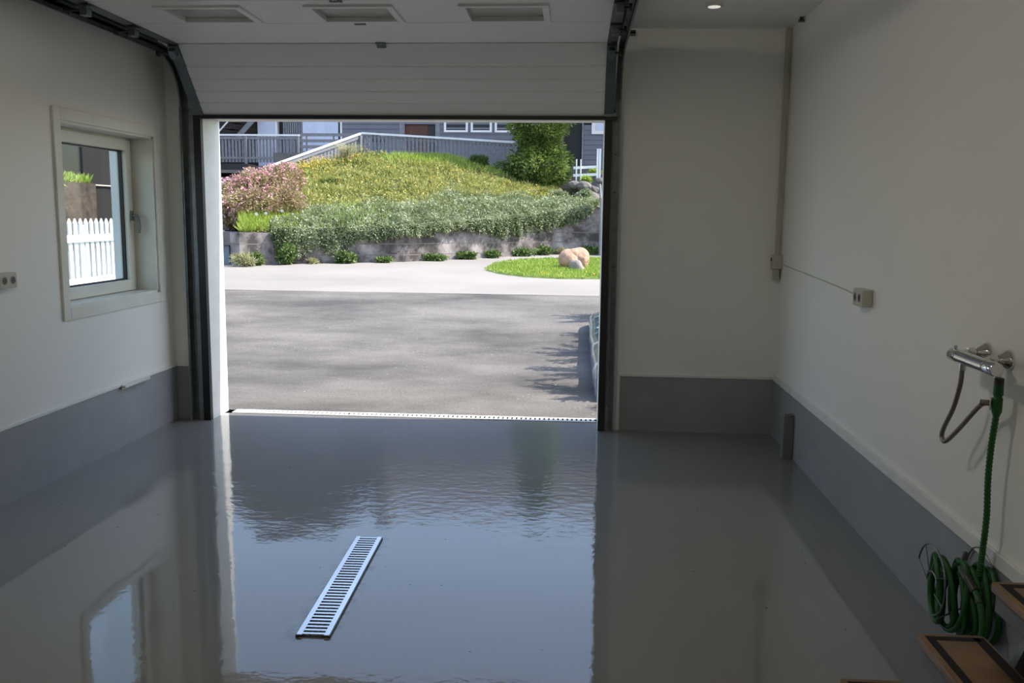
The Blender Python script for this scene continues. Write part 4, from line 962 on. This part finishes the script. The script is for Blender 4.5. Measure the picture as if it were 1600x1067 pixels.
# board fence on the crest: level run and sloping run
def board_fence(name, A, B, drop, mat, lab, group=None, n=None, bw=.095, gap=.045, railw=.07, extra=None):
    A, B = Vector(A), Vector(B); t = thing(name, (A.x, A.y, min(A.z, B.z)-drop), lab, 'board fence', group)
    d = B-A; L = math.hypot(d.x, d.y); k = int(L/(bw+gap)); b = MB()
    hd_ = Vector((d.x, d.y, 0)).normalized(); nn_ = Vector((hd_.y, -hd_.x, 0))
    for i in range(k):
        s_ = (i+.5)/k; P = A + d*s_; b.obox((P.x, P.y, P.z-.05-drop/2), hd_, nn_, (0,0,1), bw/2, .012, drop/2)
    make('boards', b, mat, t)
    b = MB(); b.bar(A, B, railw*1.6, railw); make('top_rail', b, M_railw, t)
    b = MB()
    for f_ in (.12, drop-.12): b.bar(A - Vector((0,0,f_)) - nn_*.03, B - Vector((0,0,f_)) - nn_*.03, .03, .09)
    make('back_rail', b, mat, t)
    for s_ in np.linspace(0.01, .99, max(2, int(L/2)+1)):
        P = A + d*float(s_); b = MB(); b.obox((P.x - nn_.x*.07, P.y - nn_.y*.07, P.z-.06-drop/2-.1), hd_, nn_, (0,0,1), .045, .045, drop/2+.1); make('post', b, mat, t)
    return t
board_fence('board_fence', (-7.905, 33.0, 4.49), (-2.3, 33.0, 4.19), 1.15, M_boardg, 'long grey board fence with white top rail along the top of the bank', 'grey fences with white rails')
board_fence('board_fence', (-7.95, 33.0, 4.47), (-10.45, 30.2, 3.12), 1.0, M_boardg, 'grey board fence whose white rail slopes down to the left', 'grey fences with white rails')
board_fence('board_fence', (-11.15, 36.0, 4.655), (-15.5, 36.0, 4.655), 1.02, M_boardg, 'grey balcony fence with white rail at the far left', 'grey fences with white rails')
t = thing('slatted_railing', (-10.2, 36.0, 3.7), 'grey railing of wide horizontal slats before the white garage wall', 'railing')
for k in range(4):
    b = MB(); z = 4.68-.235*k; b.box((-11.12, 36.0, z-.06), (-8.3, 36.03, z+.06)); make('slat', b, M_boardg, t)
for x in (-11.12, -10.9, -9.8, -8.4):
    b = MB(); b.box((x, 36.03, 3.3), (x+.07, 36.10, 4.66)); make('post', b, M_boardg, t)

# lower left: concrete walls, plinth, outside steps
b = MB(); b.box((-11.35, 33.4, .3), (-10.0, 36.3, 3.80)); tag(make('concrete_wall', b, M_concd), 'dark concrete wall block below the slatted railing', 'concrete wall')
b = MB(); b.box((-16.5, 30.6, .3), (-11.6, 33.2, 2.62)); tag(make('garden_wall', b, M_concl), 'pale rendered garden wall at the far left, half sunlit', 'garden wall')
b = MB(); b.box((-16.5, 30.5, 2.62), (-11.5, 33.2, 2.78)).box((-16.5, 30.45, 2.92), (-11.45, 33.2, 3.02)); tag(make('wall_coping', b, M_concd), 'dark layered slab lying on the far left garden wall', 'wall slab')
b = MB(); b.box((-13.4, 32.2, 3.02), (-11.9, 33.1, 3.32)); tag(make('dark_bench', b, M_black), 'long black box on the slab below the balcony fence', 'box')
t = thing('outdoor_steps', (-9.4, 23.6, 1.0), 'concrete outdoor steps rising behind the left end of the retaining wall', 'outdoor steps')
for k in range(5):
    b = MB(); b.box((-10.6, 22.6+k*.32, .3), (-9.0, 22.9+k*.32+1, 1.13+k*.155)); s_ = make('step', b, M_concd, t)
    b = MB(); b.box((-10.6, 22.585+k*.32, 1.10+k*.155), (-9.0, 22.64+k*.32, 1.14+k*.155)); make('step_nosing', b, M_wpaint, s_)
b = MB(); b.box((-9.6, 21.45, .80), (-8.42, 22.3, 1.12)).box((-9.6, 22.1, .3), (-8.42, 22.3, .8)); tag(make('concrete_slab', b, M_concd), 'dark concrete slab left of the retaining wall, over a blue-grey box', 'concrete slab')
b = MB(); b.box((-9.3, 21.6, .32), (-8.50, 22.05, .79)); tag(make('storage_box', b, M_bluebox, bevel=.01), 'blue-grey box in the niche under the concrete slab', 'storage box')

# main house
hs = thing('house', (-6, 38, 3.3), 'slate grey timber house behind the fence, with brown door', 'house')
hy = 38.0
def siding(x0, x1, z0, z1, y=hy, mat=None, dep=.3):
    b = MB(); n = int((z1-z0)/.19)
    for k in range(n):
        za_, zb_ = z0 + (z1-z0)*k/n, z0 + (z1-z0)*(k+1)/n
        b.add([(x0,y,za_),(x1,y,za_),(x1,y+.0,za_),(x0,y,za_)], []) if False else b.prism([(y-.028, za_), (y+dep, za_), (y+dep, zb_), (y-.006, zb_)], 'x', x0, x1)
    return b
b = siding(-9.95, .0-.65, 5.3, 9.2); b2 = siding(-9.95, -7.45, 3.3, 5.3); b.add(b2.v, b2.f); b2 = siding(-5.9, -.65, 3.3, 5.3); b.add(b2.v, b2.f)
b2 = siding(.17, 3.5, 3.3, 5.3); b.add(b2.v, b2.f); b2 = siding(-.65, 3.5, 5.7, 9.2); b.add(b2.v, b2.f)
make('siding_wall', b, M_siding, hs)
b = MB(); b.box((-19, hy+.3, 3.3), (-9.95, hy+3, 9.0)).box((-9.95, hy+.31, 3.3), (3.5, hy+8, 9.2)); make('house_body', b, M_darkw, hs)
b = MB(); b.prism([(hy-.5, 9.15), (hy+9, 9.15), (hy+4.3, 12.8)], 'x', -9.5, 4.0); make('roof', b, M_roof, hs)
b = MB(); b.prism([(-16.6, 8.9), (-8.2, 8.9), (-8.2, 10.6), (-10.4, 12.4), (-13.9, 12.6), (-16.0, 10.2)], 'y', hy-.6, hy+6); make('gable_roof', b, M_roof, hs)
b = MB(); b.box((-18.2, hy-.2, 5.9), (-9.95, hy+.3, 8.95)); make('upper_wall', b, M_siding, hs)
b = MB(); b.box((-9.6, hy+3.8, 12), (-8.9, hy+4.6, 13.6)); make('chimney', b, M_concd, hs)
b = MB(); b.box((-10.0, hy-.06, 3.3), (-9.93, hy, 5.9)); make('corner_board', b, M_railw, hs)
b = MB(); b.box((-10.09, hy-.03, 3.3), (-10.0, hy+.3, 5.9)); make('shadow_gap', b, M_black, hs)
b = MB(); b.box((-11.62, hy-.02, 3.3), (-10.09, hy+.3, 5.9)); make('white_wall', b, M_lilac, hs)
b = MB(); b.box((-13.55, hy-.03, 3.3), (-12.79, hy+.25, 5.9)); dr = make('white_door', b, M_lilac, hs)
b = MB(); b.box((-12.79, hy-.05, 3.3), (-12.70, hy+.25, 5.9)); make('door_frame', b, M_railw, hs)
b = MB()
for k in range(9): b.box((-12.45+k*.093, hy-.03, 3.3), (-12.45+k*.093+.065, hy+.0, 5.9))
make('slat_screen', b, M_boardg, hs)
for xa, xb in ((-7.50, -7.28), (-5.98, -5.80)): make('door_casing', MB().box((xa, hy-.04, 3.3), (xb, hy+.25, 5.4)), M_boardg, hs)
b = MB(); b.box((-7.28, hy+.10, 3.3), (-6.32, hy+.2, 5.4)); make('brown_door', b, M_brown, hs)
b = MB(); b.box((-6.32, hy+.06, 3.3), (-5.98, hy+.2, 5.4)); make('side_panel', b, M_darkw, hs)
for xa, xb in ((-5.62, -4.62), (-4.50, -3.62), (-3.50, -2.70)):
    b = MB(); fw = .09
    b.box((xa, hy-.05, 4.98), (xb, hy, 5.06)).box((xa, hy-.05, 6.0), (xb, hy, 6.1)).box((xa, hy-.05, 5.06), (xa+fw, hy, 6.0)).box((xb-fw, hy-.05, 5.06), (xb, hy, 6.0)); w_ = make('window_frame', b, M_railw, hs)
    b = MB(); b.box((xa+fw, hy-.02, 5.06), (xb-fw, hy-.01, 6.0)); make('window_pane', b, M_black, w_)
b = MB(); b.box((.50, hy-.06, 4.93), (1.6, hy-.02, 6.2)); w_ = make('window_frame', b, M_railw, hs)
b = MB(); b.box((.66, hy-.07, 5.08), (1.5, hy-.061, 6.1)); make('window_pane', b, M_lilac, w_)
b = MB(); b.box((.11, hy-.06, 3.3), (.17, hy+.2, 5.7)); make('corner_board', b, M_boardg, hs)
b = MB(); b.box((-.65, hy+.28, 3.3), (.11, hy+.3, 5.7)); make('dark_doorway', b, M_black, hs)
# outside stair at the far left
t = thing('white_stair', (-14.5, 37.2, 3.3), 'outside stair with white diagonal strings at the far left of the house', 'stair')
for dx_ in (0, 1.0):
    b = MB(); b.bar((-15.3+dx_, 37.3, 4.55), (-13.7+dx_*1.0, 37.3, 6.2), .05, .06 if dx_ == 0 else .20); make('string', b, M_boardg if dx_ else M_railw, t)
b = MB()
for k in range(7): b.box((-14.9+k*.24, 37.0, 4.75+k*.25), (-14.5+k*.24, 37.9, 4.79+k*.25))
make('step', b, M_darkw, t)
b = MB(); b.lathe((-7.72, 35.0, 4.33), (0,0,1), [(0,.27),(.05,.30),(.18,.30),(.28,.25),(.35,.14),(.38,.03)], 24); bq = thing('barbecue', (-7.72, 35, 3.3), 'black dome barbecue peeping over the fence beside the brown door', 'barbecue')
make('lid', b, M_black, bq, smooth=True)
b = MB()
for a_ in (0, 2.1, 4.2): b.cyl((-7.72+.15*math.cos(a_), 35+.15*math.sin(a_), 4.33), (-7.72+.3*math.cos(a_), 35+.3*math.sin(a_), 3.3), .015, 8)
make('leg', b, M_black, bq)

# trees around, which the floor mirrors
def tree(c, h, r_, lab, seed, mat, n=9000):
    t = thing('broadleaf_tree', c, lab, 'tree', 'trees around the house'); rs = np.random.default_rng(seed); k = 26
    cc = unit(rs.normal(size=(k,3)))*rs.uniform(.1,.75,(k,1))*[r_, r_, h*.30] + [c[0], c[1], c[2]+h*.66]; rr = rs.uniform(.25,.42,k)*r_
    idx = rs.integers(0, k, n); N = unit(rs.normal(size=(n,3))); P = cc[idx] + N*rr[idx][:,None]*rs.uniform(.75,1.05,(n,1))
    b = MB(); rand_leaves(b, P, N, .24, .14, .7); make('crown', b, mat, t)
    b = MB(); b.tube([c, (c[0]+.1, c[1], c[2]+h*.35), (c[0], c[1], c[2]+h*.75)], [.28,.2,.08], 10)
    for j in range(6): b.tube([(c[0], c[1], c[2]+h*.4), tuple(cc[j])], [.09,.03], 6)
    make('trunk', b, M_bark, t, smooth=True)
tree((-16.8, 36.0, 3.0), 9.2, 2.6, 'tall leafy tree left of the house, mirrored in the floor', 1, L_tree)
tree((-17.5, 44.0, 3.0), 12, 3.2, 'leafy tree behind the left gable of the house', 2, L_tree)
tree((3.4, 33.0, 1.0), 11.5, 2.6, 'leafy tree in front of the right side of the house', 3, L_tree)
tree((-20.5, 35.0, 2.4), 8.5, 3.0, 'leafy tree behind the dark neighbouring building', 5, L_tree)
tree((-21.5, 27.5, 2.4), 6.5, 2.6, 'leafy tree above the stone bank outside the window', 6, L_tree)
tree((6.5, 27.5, .6), 8, 2.6, 'leafy tree beyond the lawn, right of the gateway view', 4, L_tree)

# ------------------------------------------------------------------ seen through the left window
struct('side_terrace', MB().box((-9.2, 8.5, -.02), (-6.62, 16.0, .50)), M_ground)
PX = -6.78
pf = thing('picket_fence', (PX, 12.2, .50), 'white picket fence with pointed pales outside the left window', 'picket fence')
for k in range(36):
    y = 9.6 + k*.137; b = MB(); w2 = .040
    b.prism([(y-w2, .56), (y+w2, .56), (y+w2, 1.43), (y, 1.49), (y-w2, 1.43)], 'x', PX, PX+.02); make('picket', b, M_wpaint, pf)
for z in (1.22, .63):
    b = MB(); b.box((PX+.02, 9.5, z-.05), (PX+.05, 14.5, z+.05)); make('rail', b, M_wpaint, pf)
for y in (9.5, 12.0, 14.45):
    b = MB(); b.box((PX-.09, y, .5), (PX-.001, y+.09, 1.40)); make('post', b, M_wpaint, pf)
b = MB(); b.box((-6.80, 9.3, .50), (-6.60, 14.8, .545)); tag(make('kerb_board', b, M_wpaint), 'pale board along the foot of the picket fence', 'kerb board')
nb = thing('neighbour_building', (-17, 27, 0), 'dark brown boarded building seen through the left window', 'building')
b = MB(); b.box((-21, 26.75, .3), (-15, 34, 4.3)); make('wall', b, M_nbwall, nb)
b = MB(); b.prism([(-21.6, 4.3), (-14.8, 4.3), (-18, 6.0)], 'y', 26.3, 34.3); make('roof', b, M_roof, nb)
b = MB(); b.box((-14.98, 26.76, 2.36), (-14.93, 34, 2.40)); make('wall_batten', b, M_concl, nb)
b = MB(); b.box((-20, 21.2, .1), (-14.6, 26.7, 2.40)); bk = make('stone_bank', b, M_bank); tag(bk, 'brown stone bank beside the dark building, seen through the window', 'stone bank')
b = MB(); P = rng.uniform((-20, 21.3, 2.38), (-14.6, 26.6, 2.43), (9000, 3)); rand_leaves(b, P, np.tile([0,0,1.], (9000,1)), .30, .05, .5); tag(make('bank_grass', b, L_meadow2, origin=O0), 'green grass on top of the stone bank outside the window', 'grass', kind='stuff')
bush('red_flowering_bush', (-17.2, 24.3, 2.5), (.5,.5,.4), 700, .10, L_pink, 'reddish flowering bush on the grass above the stone bank', 'bush', .6, .8, 123, stem=.02)
